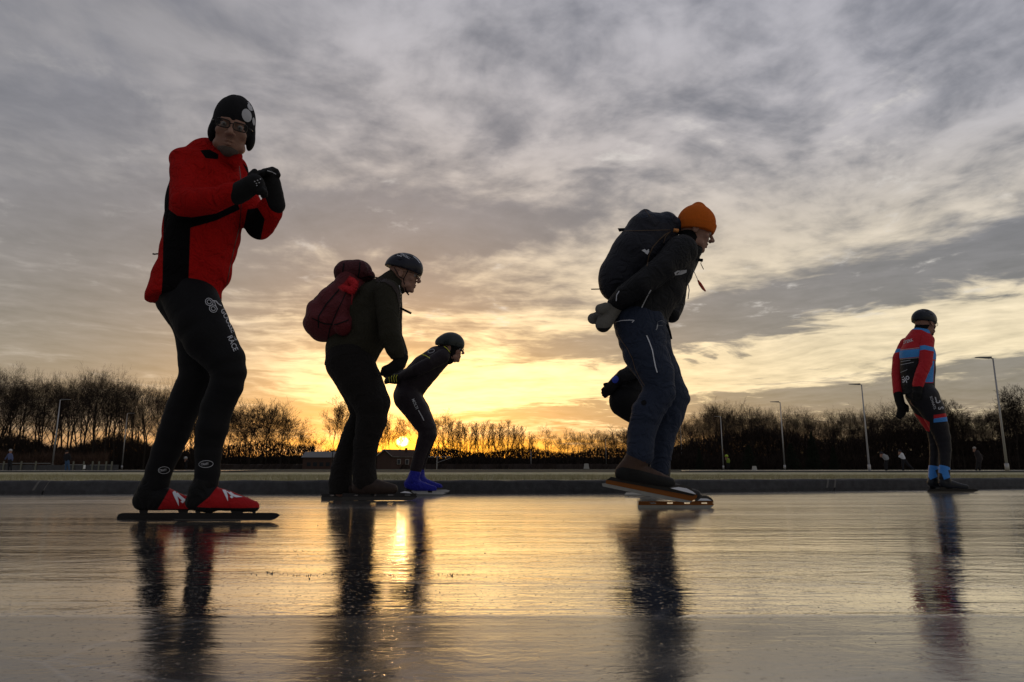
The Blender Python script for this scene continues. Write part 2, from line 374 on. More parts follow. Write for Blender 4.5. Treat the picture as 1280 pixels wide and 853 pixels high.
# ================================================================== TREES AND FAR THINGS
BARK = mat('dark_bark', (0.028, 0.023, 0.019), 0.95, grain=0.3, gscale=2.0, spec=0.1)
TWIG = mat('bare_twigs', (0.032, 0.024, 0.019), 0.95, grain=0.3, gscale=1.0, spec=0.1)
def seg_mesh(segs, name, m, sides=3):
    """(a, b, ra, rb) tapered segments as one mesh, numpy"""
    A = np.array([s[0] for s in segs]); B = np.array([s[1] for s in segs]); ra = np.array([s[2] for s in segs]); rb = np.array([s[3] for s in segs])
    T = B - A; T /= np.linalg.norm(T, axis=1)[:, None] + 1e-9
    H = np.where(np.abs(T[:, 2:3]) > 0.9, np.array([[1., 0, 0]]), np.array([[0, 0, 1.]]))
    U = np.cross(T, H); U /= np.linalg.norm(U, axis=1)[:, None] + 1e-9; W_ = np.cross(T, U)
    rings = []
    for P, r in ((A, ra), (B, rb)):
        for j in range(sides):
            w = 2 * math.pi * j / sides
            rings.append(P + (U * math.cos(w) + W_ * math.sin(w)) * r[:, None])
    V = np.stack(rings, 1).reshape(-1, 3); n = len(segs); base = np.arange(n)[:, None] * (2 * sides)
    Q = np.concatenate([base + np.array([[j, (j+1) % sides, sides + (j+1) % sides, sides + j]]) for j in range(sides)], 0)
    return mesh(name, V, Q, m, link=False)
def grow(rnd, H, kind):
    trunk = []; crown = []
    def rv(s=1.0): return np.array([rnd.gauss(0, s), rnd.gauss(0, s), rnd.gauss(0, s)])
    P = {'spreading': dict(clear=.26, n=10, ang=(0.5, 1.05), ln=.46, tip=.8), 'wood': dict(clear=.30, n=12, ang=(0.35, 0.85), ln=.36, tip=.9),
         'slim': dict(clear=.25, n=20, ang=(0.25, 0.5), ln=.17, tip=.5), 'slender': dict(clear=.32, n=13, ang=(0.3, 0.65), ln=.26, tip=.6)}[kind]
    tip = {'wood': .006, 'spreading': .012, 'slim': .015, 'slender': .011}[kind]
    def branch(p, d, L, r, lev, out):
        k = 3 if lev < 3 else 2; q = p; dd = d
        for i in range(k):
            dd = dd + rv(.16) + np.array([0, 0, 0.10]); dd /= np.linalg.norm(dd)
            q2 = q + dd * (L / k); r2 = r * (1 - 0.22)
            out.append((q, q2, r, r2)); 
            if lev < 4 and (i > 0 or lev > 1):
                for _ in range(2):
                    s = rv(1.0); s -= dd * s.dot(dd); s /= np.linalg.norm(s) + 1e-6
                    a = rnd.uniform(0.45, 0.95) if kind != 'slim' else rnd.uniform(.25, .5)
                    nd = dd * math.cos(a) + s * math.sin(a)
                    branch(q + (q2 - q) * rnd.uniform(.3, 1), nd, L * rnd.uniform(.42, .62), max(r2 * .5, tip), lev + 1, out)
            q, r = q2, r2
        if lev < 4:
            for _ in range(2):
                s = rv(1.0); nd = dd + s * .35; nd /= np.linalg.norm(nd)
                branch(q, nd, L * rnd.uniform(.45, .6), max(r * .65, tip), lev + 1, out)
    R = H * (0.016 if kind in ('wood', 'spreading') else 0.009)
    q = np.zeros(3); d = np.array([rnd.gauss(0, .03), rnd.gauss(0, .03), 1.0]); r = R; n = 9; pts = [q]
    for i in range(n):
        d = d + np.array([rnd.gauss(0, .05), rnd.gauss(0, .05), .12]); d /= np.linalg.norm(d)
        q2 = q + d * H * .92 / n; r2 = R * (1 - (i + 1) / n * .88); trunk.append((q, q2, r, r2)); q, r = q2, r2; pts.append(q)
    for i in range(P['n']):
        f = P['clear'] + (1 - P['clear']) * (i + rnd.random()) / P['n'] * .97
        j = min(int(f * n), n - 1); p = pts[j] + (pts[j+1] - pts[j]) * (f * n - j)
        a = rnd.uniform(*P['ang']) * (1.15 - .4 * f); az_ = i * 2.4 + rnd.uniform(-.5, .5)
        nd = np.array([math.sin(a) * math.cos(az_), math.sin(a) * math.sin(az_), math.cos(a)])
        prof = {'spreading': math.sin(min(1, (f - .1) * 1.1) * math.pi) * .75 + .3, 'wood': .55 + .5 * math.sin(f * math.pi), 'slim': .75 + .4 * math.sin(f * 3), 'slender': 1.25 - f * .6}[kind]
        branch(p, nd, H * P['ln'] * prof * rnd.uniform(.8, 1.15), R * .42 * (1.1 - f * .6), 1 if kind != 'slim' else 2, crown)
    return trunk, crown
TREES = {}
for kind, H0, cnt in (('wood', 14, 5), ('spreading', 10, 3), ('slim', 11, 4), ('slender', 13, 2)):
    TREES[kind] = []  # true height measured below
    for i in range(cnt):
        rnd = random.Random(100 + i * 7 + len(kind)); tr, cr = grow(rnd, H0, kind)
        TREES[kind].append((seg_mesh(tr, 'trunk', BARK, 6).data, seg_mesh(cr, 'crown', TWIG, 3).data, float(np.percentile([s_[1][2] for s_ in cr], 99.3))))
for k_, v_ in TREES.items(): print(k_, [len(a[1].polygons) for a in v_])
NAMES = {'wood': 'bare_tree', 'spreading': 'spreading_tree', 'slim': 'poplar_tree', 'slender': 'birch_tree'}
_tc = [0]
def tree(kind, px, top, Y, label, group, base=0.0, sx=1.0):
    x = at(px, 584, Y).x; H = at(px, top, Y).z - base
    _tc[0] += 1; td, cd, H0 = TREES[kind][_tc[0] % len(TREES[kind])]
    o = empty(NAMES[kind], (x, Y, base), label, 'tree', group)
    s = H / H0; rz = random.uniform(0, 6.28)
    for nm, d in (('trunk', td), ('crown', cd)):
        c = bpy.data.objects.new(nm, d); COL.objects.link(c); c.parent = o
    o.scale = (s * sx, s * sx, s); o.rotation_euler = (0, 0, rz)
    return o
rr = random.Random(5)
def interp(pts, x): return float(np.interp(x, [p[0] for p in pts], [p[1] for p in pts]))
# dense wood on the far left (photo x 0-230)
TL = [(-160, 470), (-20, 452), (8, 450), (22, 474), (60, 466), (110, 458), (135, 458), (160, 464), (215, 468), (250, 484), (300, 500)]
for row, (Y, dy_, step) in enumerate(((97, 0, 17), (107, 6, 16), (118, 9, 17))):
    x = -150 + row * 5
    while x < 262:
        tree('wood', x + rr.uniform(-4, 4), interp(TL, x) + dy_ + rr.uniform(-5, 20) + (x > 225) * 6, Y + rr.uniform(-3, 3),
             ('bare tree at the front edge of the dense wood on the left' if row == 0 else 'bare tree deep inside the dense wood on the left'), 'trees of the dense wood on the left')
        x += step * rr.uniform(.7, 1.3)
# rounded clump right of the red jacket skater's knee
for i, (x, tp) in enumerate(((272, 512), (284, 506), (297, 504), (311, 501), (325, 500), (338, 503), (350, 508), (361, 520), (306, 508), (332, 507))):
    tree('spreading', x, tp, 174 + (i % 3) * 6, 'round-crowned bare tree in the rounded clump right of the red jacket skater', 'trees of the rounded clump', sx=1.1)
for i, (x, tp) in enumerate(((372, 538), (384, 541), (396, 543), (441, 540), (452, 542))):
    tree('spreading', x, tp, 184 + i * 3, 'low bare tree beside the long shed', 'low trees beside the shed')
tree('slender', 415, 497, 140, 'left one of two tall slender bare trees beside the maroon backpack skater', None)
tree('slender', 430, 499, 141, 'right one of two tall slender bare trees beside the maroon backpack skater', None)
for i, (x, tp) in enumerate(((486, 517), (497, 522), (478, 526))):
    tree('slender', x, tp, 182 + i * 3, 'thin bare tree standing against the low sun behind the farmhouse', 'thin trees against the sun')
tree('spreading', 528, 513, 165, 'bare tree behind the knee of the skater with blue shoes, beside the low sun', None)
tree('spreading', 548, 510, 168, 'bare tree just right of the knee of the skater with blue shoes', None)
# row of slim poplars
x = 556
i = 0
while x < 668:
    tp = interp([(556, 524), (585, 527), (620, 530), (640, 528), (668, 540)], x) + rr.uniform(-4, 5)
    tree('slim', x, tp, 185 + rr.uniform(-5, 5), 'slim upright poplar in the row right of the low sun', 'row of slim poplars right of the sun'); x += rr.uniform(3.2, 6.2)
for x, tp in ((684, 533), (710, 536), (724, 540), (700, 544)):
    tree('spreading', x, tp, 186, 'small bare tree in the gap between the poplar row and the right-hand wood', 'small trees in the gap')
x = 738
while x < 800:
    tree('spreading', x, interp([(738, 542), (760, 538), (775, 535), (800, 530)], x) + rr.uniform(-3, 5), 190 + rr.uniform(-6, 6), 'low bare tree at the thin left end of the right-hand wood', 'low trees at the end of the right-hand wood'); x += rr.uniform(5, 9)
# the long wood on the right
TR = [(790, 536), (840, 520), (870, 506), (888, 500), (905, 498), (935, 500), (965, 503), (985, 508), (1000, 510), (1020, 505), (1045, 518), (1060, 506), (1085, 502), (1120, 502), (1150, 508), (1200, 514), (1240, 508), (1300, 500), (1420, 490)]
for row, (Y, dy_, step) in enumerate(((124, 2, 15), (134, 7, 14), (146, 10, 14))):
    x = 800 + row * 4
    while x < 1400:
        tree('wood' if rr.random() < .72 else 'spreading', x + rr.uniform(-3, 3), interp(TR, x) + dy_ + rr.uniform(-4, 16), Y + rr.uniform(-3, 3),
             ('bare tree at the front edge of the long wood on the right' if row == 0 else 'bare tree deep inside the long wood on the right'), 'trees of the long wood on the right', sx=1.05)
        x += step * rr.uniform(.7, 1.3)
for x in (1183, 1191, 1199, 1206, 1262, 1274, 1283):
    tree('slender', x, interp([(1183, 497), (1206, 504), (1262, 487), (1290, 480)], x) + rr.uniform(-2, 4), 112 + rr.uniform(-2, 2), 'young thin-branched tree sticking up before the wood on the right', 'young thin-branched trees')
# undergrowth and brush (nobody could count it)
def brush(name, x0, x1, Y0, Y1, N, top, m, label, cat, spread=.35):
    wm = (Y0 / 95.0) ** 1.6
    X = rr_np.uniform(x0, x1, N); Y = rr_np.uniform(Y0, Y1, N); f = rr_np.rand(N)
    xw = np.array([0.0]); 
    Xw = (X - CX) / F * Y / (CT)
    Z0 = rr_np.rand(N) ** 1.5 * top(X) * .75; L = (0.5 + rr_np.rand(N)) * .9
    d = rr_np.randn(N, 3) * spread; d[:, 2] = np.abs(d[:, 2]) + .6; d /= np.linalg.norm(d, axis=1)[:, None]
    A = np.stack([Xw, Y, Z0 - .05], 1); B = A + d * L[:, None]; w = (.022 + .02 * rr_np.rand(N)) * wm
    P_ = np.cross(d, rr_np.randn(N, 3)); P_ /= np.linalg.norm(P_, axis=1)[:, None]
    V = np.stack([A - P_ * w[:, None], A + P_ * w[:, None], B], 1).reshape(-1, 3)
    return tag(mesh(name, V, np.arange(3 * N).reshape(-1, 3), m), label, cat, kind='stuff')
rr_np = np.random.RandomState(3)
BR = mat('brushwood', (0.030, 0.022, 0.018), 0.95, grain=0.4, gscale=.5, spec=.1)
BR2 = mat('rusty_brushwood', (0.062, 0.038, 0.027), 0.95, grain=0.5, gscale=.5, spec=.1)
brush('undergrowth', -200, 275, 95, 122, 110000, lambda X: 5.0 + 1.2 * np.sin(X * .05) - 1.5 * (X > 225), BR, 'dark brush filling the foot of the wood on the left', 'undergrowth')
brush('undergrowth', -120, 150, 86, 93, 16000, lambda X: 2.2 + .3 * np.sin(X * .09), BR2, 'rust-brown bramble bank in front of the wood on the left', 'undergrowth')
brush('undergrowth', 255, 800, 180, 215, 60000, lambda X: 6.2 + .9 * np.sin(X * .06) + 2.5 * (X < 400), BR, 'dark brush along the low tree line in the middle', 'undergrowth')
brush('undergrowth', 790, 1420, 119, 150, 160000, lambda X: (8.0 + 1.5 * np.sin(X * .035)) * np.clip((X - 770) / 90, .25, 1), BR, 'dark brush filling the long wood on the right', 'undergrowth')
brush('undergrowth', 830, 1420, 117, 124, 30000, lambda X: 2.0 + 1.2 * np.sin(X * .05) ** 2, BR, 'dark shrubs in front of the wood on the right', 'undergrowth')
# far-off wooded horizon: overlapping crowns of distant woodland
def ridge(Y, h, seed, m):
    rn = np.random.RandomState(seed); xs = np.linspace(-1.2 * Y, 1.2 * Y, 500); V = []; Fs = []
    hh = h * (0.8 + .25 * np.interp(np.arange(500), np.arange(0, 500, 12), rn.rand(42)) + .18 * rn.rand(500))
    for i, x in enumerate(xs):
        V += [(x, Y, -1), (x, Y + 3 * rn.rand(), hh[i]), (x, Y + 25, hh[i] * .85), (x, Y + 30, -1)]
    for i in range(499):
        for j in range(3): Fs.append((4*i+j, 4*i+4+j, 4*i+5+j, 4*i+j+1))
    return mesh('far_woodland', V, Fs, m)
FARM_ = mat('far_woodland_twigs', (0.055, 0.045, 0.040), 0.95, grain=.4, gscale=.1, spec=.1)
tag(ridge(420, 6.5, 2, FARM_), 'far-off woodland lying along the horizon', 'woodland', kind='stuff')
tag(ridge(150.2, 0.9, 4, BR), 'low dark field hedge at the foot of the distant trees', 'hedge', kind='stuff')
# small conifers in front of the right-hand wood
NEED = mat('dark_conifer_needles', (0.018, 0.024, 0.016), 0.95, grain=.4, gscale=1, spec=.1)
def conifer_mesh(H, R, seed):
    rn = random.Random(seed); segs = []
    z = .3
    while z < H:
        rad = R * (1 - z / H) ** .8 + .12
        for k in range(9):
            a = k * .7 + rn.random(); q = np.array([0, 0, z]); e = np.array([math.cos(a) * rad, math.sin(a) * rad, z - .18 * rad + rn.uniform(-.1, .1)])
            segs.append((q, e, .02, .01))
            for t_ in np.linspace(.15, 1, 9):
                b = q + (e - q) * t_; s = rad * .20 * (1.2 - t_ * .6)
                segs.append((b, b + np.array([rn.uniform(-s, s), rn.uniform(-s, s), rn.uniform(-.25, .1)]), .05, .012))
        z += .24
    return seg_mesh(segs, 'crown', NEED, 3).data
cm = [conifer_mesh(5.6, 1.3, 1), conifer_mesh(4.0, 1.5, 2)]
ct = seg_mesh([(np.zeros(3), np.array([0, 0, 3.4]), .10, .04)], 'trunk', BARK, 6).data
for i, (x, tp, lb) in enumerate(((1017, 541, 'tall narrow dark conifer between the two right-hand middle lamp posts'), (990, 554, 'broad dark conifer right of the lamp post with the short arm'), (875, 560, 'low dark conifer behind the second lamp post from the orange hat skater'),
        (937, 556, 'dark rounded conifer midway between two lamp posts'), (1043, 558, 'small dark conifer left of the tall lamp post beside the racer'))):
    Y = 108; o = empty('conifer', (at(x, 584, Y).x, Y, 0), lb, 'tree'); H = at(x, tp, Y).z
    k = i % 2; s = H / (5.6 if k == 0 else 4.0); o.scale = (s, s, s); o.rotation_euler = (0, 0, i)
    for nm, d in (('trunk', ct), ('crown', cm[k])):
        c = bpy.data.objects.new(nm, d); COL.objects.link(c); c.parent = o
# lamp posts round the oval
GALV = mat('galvanised_steel', (0.34, 0.34, 0.34), 0.5, metal=0.6, grain=.1)
LAMPH = mat('lamp_housing', (0.10, 0.10, 0.10), 0.5)
LENS = mat('lamp_glass', (0.35, 0.35, 0.33), 0.25)
HP = 7.4
def lamp_post(bx, tx, ty, arm, label, HP=7.4):
    # height from the length of the post in the photograph; arm in metres, negative to the left
    Y = 60.0
    for _ in range(20):
        z = at(tx, ty, Y).z; Y *= HP / z
    p = at(bx, 586, Y); x = (p.x + at(tx, ty, Y).x) / 2
    o = empty('lamp_post', (x, Y, 0), label, 'lamp post', 'lamp posts round the skating oval')
    MB().tube([(x, Y, -.02), (x, Y, HP * .45), (x, Y, HP)], [.085, .065, .042], 10).build('pole', GALV, o, True)
    MB().tube([(x, Y, -.02), (x, Y, .5)], [.13, .125], 10).build('base_sleeve', GALV, o, True)
    s = 1 if arm > 0 else -1
    MB().tube([(x, Y, HP - .03), (x + s * .25, Y, HP + .02)], [.035, .03], 8).build('arm', GALV, o, True)
    a = abs(arm)
    h = MB().add([(x + s*.15, Y-.14, HP-.02), (x + s*a, Y-.10, HP+.03), (x + s*a, Y+.10, HP+.03), (x + s*.15, Y+.14, HP-.02),
                  (x + s*.15, Y-.12, HP+.10), (x + s*a, Y-.07, HP+.07), (x + s*a, Y+.07, HP+.07), (x + s*.15, Y+.12, HP+.10)],
                 [(0,3,2,1),(4,5,6,7),(0,1,5,4),(1,2,6,5),(2,3,7,6),(3,0,4,7)]).build('lamp_head', LAMPH, o)
    MB().add([(x + s*.3, Y-.09, HP-.014), (x + s*(a-.1), Y-.07, HP+.015), (x + s*(a-.1), Y+.07, HP+.015), (x + s*.3, Y+.09, HP-.014)], [(0,1,2,3)]).build('lamp_glass', LENS, h)
    return o
lamp_post(1257, 1243, 448, -1.15, 'tallest lamp post, at the right end behind the standing racer')
lamp_post(1086, 1077.5, 481, -1.1, 'lamp post with a flat head, just left of the standing racer')
lamp_post(981, 975, 503, -1.1, 'lamp post against the right-hand wood, third from the right end')
lamp_post(905, 900, 521, -.9, 'lamp post beside the person in a yellow-green vest')
lamp_post(853.5, 850, 533, -.9, 'lamp post just right of the knee of the orange hat skater')
lamp_post(758, 757, 550, -.9, 'short distant lamp post left of the shoe of the orange hat skater')
lamp_post(664, 663.5, 564, -.6, 'smallest lamp post, in front of the right end of the poplar row', 4.0)
lamp_post(333, 333.5, 551, .9, 'distant lamp post before the rounded clump of trees')
lamp_post(154, 157.5, 517, .95, 'lamp post before the left wood, nearer the red jacket skater')
lamp_post(67, 73.5, 500, 1.1, 'tall lamp post before the left wood, near the low barrier')
# low barrier of boards on the left
BOARD = mat('weathered_boards', (0.055, 0.055, 0.055), .85, grain=.35, gscale=5)
RAIL = mat('pale_top_rail', (0.20, 0.20, 0.19), .7, grain=.2)
POSTM = mat('grey_post', (0.13, 0.13, 0.10), .8, grain=.2)
Yb = 62.0
fx0 = at(-40, 584, Yb).x; fx1 = at(144, 584, Yb).x
bar = empty('board_barrier', ((fx0 + fx1) / 2, Yb, 0), 'low dark board barrier with pale top rail in front of the left wood', 'barrier')
x = fx0; k = 0
while x < fx1 - .3:
    MB().box((x + .01, Yb, 0.0), (x + .62, Yb + .05 + .01 * (k % 2), .44 + .02 * (k % 3))).build('board', BOARD, bar); x += .64; k += 1
for px in (-30, 5, 27, 45, 92, 105, 116, 124, 133, 140):
    x = at(px, 584, Yb).x; MB().box((x - .05, Yb - .13, 0), (x + .05, Yb - .03, .78)).build('post', POSTM, bar)
for a, b, z in ((-40, 10, .53), (15, 62, .58), (80, 104, .45), (112, 141, .43)):
    MB().box((at(a, 584, Yb).x, Yb - .02, z), (at(b, 584, Yb).x, Yb + .08, z + .05)).build('rail', RAIL, bar)
WHITE = mat('white_board', (0.7, 0.7, 0.66), .6)
sgn = empty('small_sign', (at(108, 584, Yb).x, Yb - .3, 0), 'small white sign plate standing before the board barrier', 'sign')
x = at(108, 584, Yb).x
MB().box((x - .09, Yb - .30, .12), (x + .09, Yb - .28, .46)).build('plate', WHITE, sgn)
MB().tube([(x, Yb - .26, -.02), (x, Yb - .26, .44)], .02, 6).build('stake', POSTM, sgn)
# farmhouse under the sun
BRICKM = mat('dark_brick', (0.07, 0.042, 0.034), .9, grain=.3, gscale=4)
ROOF = mat('dark_tiles', (0.060, 0.040, 0.034), .8, grain=.3, gscale=3)
BARGE = mat('pale_bargeboard', (0.40, 0.38, 0.34), .6)
GLASS = mat('dark_window_glass', (0.03, 0.035, 0.04), .1)
Yh = 150.0; L_ = at(471, 584, Yh).x; R_ = at(489, 584, Yh).x; M_ = (L_ + R_) / 2; ze = at(480, 570, Yh).z; zr = at(480, 562.5, Yh).z; XR = at(523, 584, Yh).x
skew = XR - R_
house = empty('farmhouse', (M_, Yh, 0), 'brick farmhouse with a pale-edged gable roof right below the sun', 'house')
hv = [(L_, Yh, -.1), (R_, Yh, -.1), (R_ + skew, Yh + 3, -.1), (L_ + skew, Yh + 3, -.1), (L_, Yh, ze), (R_, Yh, ze), (R_ + skew, Yh + 3, ze), (L_ + skew, Yh + 3, ze), (M_, Yh, zr), (M_ + skew, Yh + 3, zr)]
mesh('wall', hv, [(0,1,5,8,4),(1,2,6,5),(2,3,7,9,6),(3,0,4,7)], BRICKM, house)
def roofside(a, b, c, d, th=.14):
    V = [Vector(v) for v in (a, b, c, d)]; nrm = (V[1]-V[0]).cross(V[3]-V[0]).normalized()
    if nrm.z < 0: nrm = -nrm
    V2 = [v + nrm * .02 for v in V] + [v + nrm * (.02 + th) for v in V]
    return mesh('roof', V2, [(0,1,2,3),(7,6,5,4),(0,4,5,1),(1,5,6,2),(2,6,7,3),(3,7,4,0)], ROOF, house)
ov = .25
r1 = roofside((R_ + ov, Yh - .3, ze - .2), (R_ + skew + ov, Yh + 3.2, ze - .2), (M_ + skew, Yh + 3.2, zr), (M_, Yh - .3, zr))
r2 = roofside((L_ - ov, Yh - .3, ze - .2), (M_, Yh - .3, zr), (M_ + skew, Yh + 3.2, zr), (L_ + skew - ov, Yh + 3.2, ze - .2))
for s in (1, -1):
    MB().tube([((R_ + ov) if s > 0 else (L_ - ov), Yh - .36, ze - .15), (M_, Yh - .36, zr + .1)], .09, 4).build('bargeboard', BARGE, house)
MB().tube([(R_ + ov, Yh - .3, ze - .22), (R_ + skew + ov, Yh + 3.2, ze - .22)], .06, 6).build('gutter', BARGE, house)
for k in range(3):
    x = R_ + skew * (.2 + .28 * k); w = MB().box((x, Yh + .56 + k * .84 - .25, .9), (x + .8, Yh + .56 + k * .84 - .16, 2.0)).build('window', BARGE, house)
    MB().box((x + .08, Yh + .56 + k * .84 - .30, .98), (x + .72, Yh + .56 + k * .84 - .255, 1.92)).build('pane', GLASS, w)
MB().box((M_ + skew * .75 - .25, Yh + 1.6, zr - .3), (M_ + skew * .75 + .25, Yh + 2.1, zr + .45)).build('chimney', BRICKM, house)
# long shed
SHR = mat('grey_shed_roof', (0.15, 0.15, 0.155), .7, grain=.2)
Ys = 147.0; a, b = at(378, 584, Ys).x, at(414, 584, Ys).x; z0, z1 = at(0, 572, Ys).z, at(0, 564.5, Ys).z
shed = empty('long_shed', ((a + b) / 2, Ys, 0), 'long low shed with a pale grey roof left of the maroon backpack skater', 'shed')
MB().box((a, Ys, -.1), (b, Ys + 5, z0)).build('wall', BRICKM, shed)
mesh('roof', [(a-.3, Ys-.3, z0), (b+.3, Ys-.3, z0), (b+.3, Ys+2.5, z1), (a-.3, Ys+2.5, z1), (b+.3, Ys+5.3, z0), (a-.3, Ys+5.3, z0)], [(0,1,2,3),(3,2,4,5),(0,3,5),(1,4,2)], SHR, shed)
for k in range(4):
    x = a + (b - a) * (.15 + .22 * k); MB().box((x, Ys - .06, .5), (x + .8, Ys - .01, 1.3)).build('window', GLASS, shed)
# training goal with sloping stays
Yg = 100.0; x1 = at(546, 584, Yg).x; x0 = at(531, 584, Yg).x; zt = at(0, 571.5, Yg).z
goal = empty('field_goal', (x1, Yg, 0), 'pale field goal frame right of the leg of the skater with blue shoes', 'goal')
for x in (x0, x1): MB().tube([(x, Yg, -.02), (x, Yg, zt)], .06, 8).build('post', GALV, goal)
MB().tube([(x0, Yg, zt), (x1 + 1.9, Yg, zt + .02)], .045, 8).build('crossbar', GALV, goal)
for x, e in ((x1, 2.0), (x0, -1.6)): MB().tube([(x, Yg, .9), (x + e, Yg + .6, zt - .1)], .03, 6).build('stay', GALV, goal)
# small white bollard: white marker by the far track
for px, py, Y, lb in ((943, 583.5, 60, 'small pale marker block beside the far track left of the middle lamp post'), (733, 579, 120, 'pale box standing at the foot of the distant trees')):
    o = MB(); c = at(px, 585, Y); s = .18 if Y < 100 else .45
    o.add([(c.x-s, Y-s, 0), (c.x+s, Y-s, 0), (c.x+s, Y+s, 0), (c.x-s, Y+s, 0), (c.x-s*.7, Y-s*.7, s*2), (c.x+s*.7, Y-s*.7, s*2), (c.x+s*.7, Y+s*.7, s*2), (c.x-s*.7, Y+s*.7, s*2)], [(0,3,2,1),(4,5,6,7),(0,1,5,4),(1,2,6,5),(2,3,7,6),(3,0,4,7)])
    tag(o.build('marker_block', mat('dull_pale_paint', (0.30, 0.30, 0.28), .7)), lb, 'marker')
# ================================================================== PEOPLE: signed-distance modelling
import openvdb
def axis(lo, hi, h, zones, hf):
    out = [lo]
    while out[-1] < hi:
        x = out[-1]; st = h
        for a, b in zones:
            if a - 1e-6 <= x <= b: st = hf
            elif x < a: st = min(st, max(hf, a - x) if a - x < h else h)
        out.append(x + st)
    return np.array(out)
class Field:
    def __init__(s, h, k=0.02, zone=None, hf=None): s.h = h; s.k = k; s.ops = []; s.zone = zone; s.hf = hf
    def cone(s, a, b, ra, rb, sy=1.0, k=None, op='u'):
        a = np.array(a, float); b = np.array(b, float); R = max(ra, rb)
        lo = np.minimum(a, b) - R * np.array([1, max(1, sy), 1]); hi = np.maximum(a, b) + R * np.array([1, max(1, sy), 1])
        ab = b - a; L2 = float(ab.dot(ab)) + 1e-12
        def f(X, Y, Z):
            t = np.clip(((X - a[0]) * ab[0] + (Y - a[1]) * ab[1] + (Z - a[2]) * ab[2]) / L2, 0, 1)
            dx_ = X - a[0] - t * ab[0]; dy_ = (Y - a[1] - t * ab[1]) / sy; dz_ = Z - a[2] - t * ab[2]
            return np.sqrt(dx_ * dx_ + dy_ * dy_ + dz_ * dz_) - (ra + (rb - ra) * t)
        s.ops.append((op, f, lo, hi, s.k if k is None else k)); return s
    def ell(s, c, r, M=None, k=None, op='u'):
        c = np.array(c, float); r = np.array(r, float); M = np.eye(3) if M is None else np.array(M, float)   # columns: local axes in world
        e = np.sqrt(((M * r[None, :]) ** 2).sum(1)); lo = c - e; hi = c + e
        def f(X, Y, Z):
            X = X - c[0]; Y = Y - c[1]; Z = Z - c[2]
            q = [(X * M[0, i] + Y * M[1, i] + Z * M[2, i]) for i in range(3)]
            k0 = np.sqrt(sum((q[i] / r[i]) ** 2 for i in range(3))); k1 = np.sqrt(sum((q[i] / r[i] ** 2) ** 2 for i in range(3))) + 1e-9
            return k0 * (k0 - 1) / k1
        s.ops.append((op, f, lo, hi, s.k if k is None else k)); return s
    def cut(s, p, n):                   # remove the side the normal points to
        p = np.array(p, float); n = np.array(n, float); n /= np.linalg.norm(n)
        s.ops.append(('i', lambda X, Y, Z: (X - p[0]) * n[0] + (Y - p[1]) * n[1] + (Z - p[2]) * n[2], None, None, 0.004)); return s
    def build(s, disp=None):
        us = [o for o in s.ops if o[0] == 'u']; pad = s.h * 3 + 0.01
        lo = np.min([o[2] for o in us], 0) - pad; hi = np.max([o[3] for o in us], 0) + pad
        ax = [axis(lo[i], hi[i], s.h, [(s.zone[0][i], s.zone[1][i])] if s.zone is not None else [], s.hf or s.h) for i in range(3)]
        D = np.full([len(a) for a in ax], 1.0, np.float32); band = 3.5 * s.h
        for op, f, l, h_, k in s.ops:
            if l is None: sl = [slice(None)] * 3
            else:
                pd = max(k * 1.2, band * (1.0 if op == 'u' else 0.3)) + 0.004
                sl = [slice(max(0, int(np.searchsorted(ax[i], l[i] - pd)) - 1), int(np.searchsorted(ax[i], h_[i] + pd)) + 1) for i in range(3)]
            X = ax[0][sl[0]][:, None, None].astype(np.float32); Y = ax[1][sl[1]][None, :, None].astype(np.float32); Z = ax[2][sl[2]][None, None, :].astype(np.float32)
            d = f(X, Y, Z).astype(np.float32); C = D[tuple(sl)]
            if op == 'u':
                hh = np.clip(0.5 + 0.5 * (C - d) / k, 0, 1); D[tuple(sl)] = C * (1 - hh) + d * hh - k * hh * (1 - hh)
            elif op == 's':
                d = -d; hh = np.clip(0.5 - 0.5 * (C - d) / k, 0, 1); D[tuple(sl)] = C * (1 - hh) + d * hh + k * hh * (1 - hh)
            else: D[tuple(sl)] = np.maximum(C, d)
        if disp is not None:
            I = np.nonzero(np.abs(D) < band)
            D[I] += disp(ax[0][I[0]], ax[1][I[1]], ax[2][I[2]]).astype(np.float32)
        np.clip(D, -band, band, out=D)
        g = openvdb.FloatGrid(float(band)); g.copyFromArray(D)
        P, Q = g.convertToQuads(isovalue=0.0)
        P = np.asarray(P, float); Q = np.asarray(Q)
        W_ = np.stack([np.interp(P[:, i], np.arange(len(ax[i])), ax[i]) for i in range(3)], 1)
        return W_, Q[:, ::-1]
def folds(amp, freq=28.0, seed=0.0, stretch=(1, 1, .55)):
    def f(x, y, z):
        x = x * stretch[0]; y = y * stretch[1]; z = z * stretch[2]
        w = np.sin(x * freq * .45 + seed) + np.sin(z * freq * .6 - y * freq * .4 + seed * 2)
        a = np.sin((x * .6 + z + y * .35) * freq + 1.7 * w + seed)
        b = np.sin((z * 1.3 - x * .8) * freq * .7 + 1.3 * np.sin(y * freq * .5 + seed) + seed * 3)
        return -amp * (0.6 * np.abs(a) + 0.4 * b * np.maximum(0, a) - 0.38)
    return f
def poly_sd(P, poly):
    poly = np.array(poly, float); n = len(poly); d2 = np.full(len(P), 1e9); ins = np.zeros(len(P), bool)
    for i in range(n):
        a = poly[i]; b = poly[(i + 1) % n]; ab = b - a
        t = np.clip(((P - a) @ ab) / (ab @ ab + 1e-9), 0, 1); q = P - a - t[:, None] * ab; d2 = np.minimum(d2, (q * q).sum(1))
        c = ((a[1] > P[:, 1]) != (b[1] > P[:, 1])); xi = a[0] + (P[:, 1] - a[1]) * ab[0] / (ab[1] if abs(ab[1]) > 1e-9 else 1e-9)
        ins ^= c & (P[:, 0] < xi)
    return np.sqrt(d2) * np.where(ins, -1, 1)
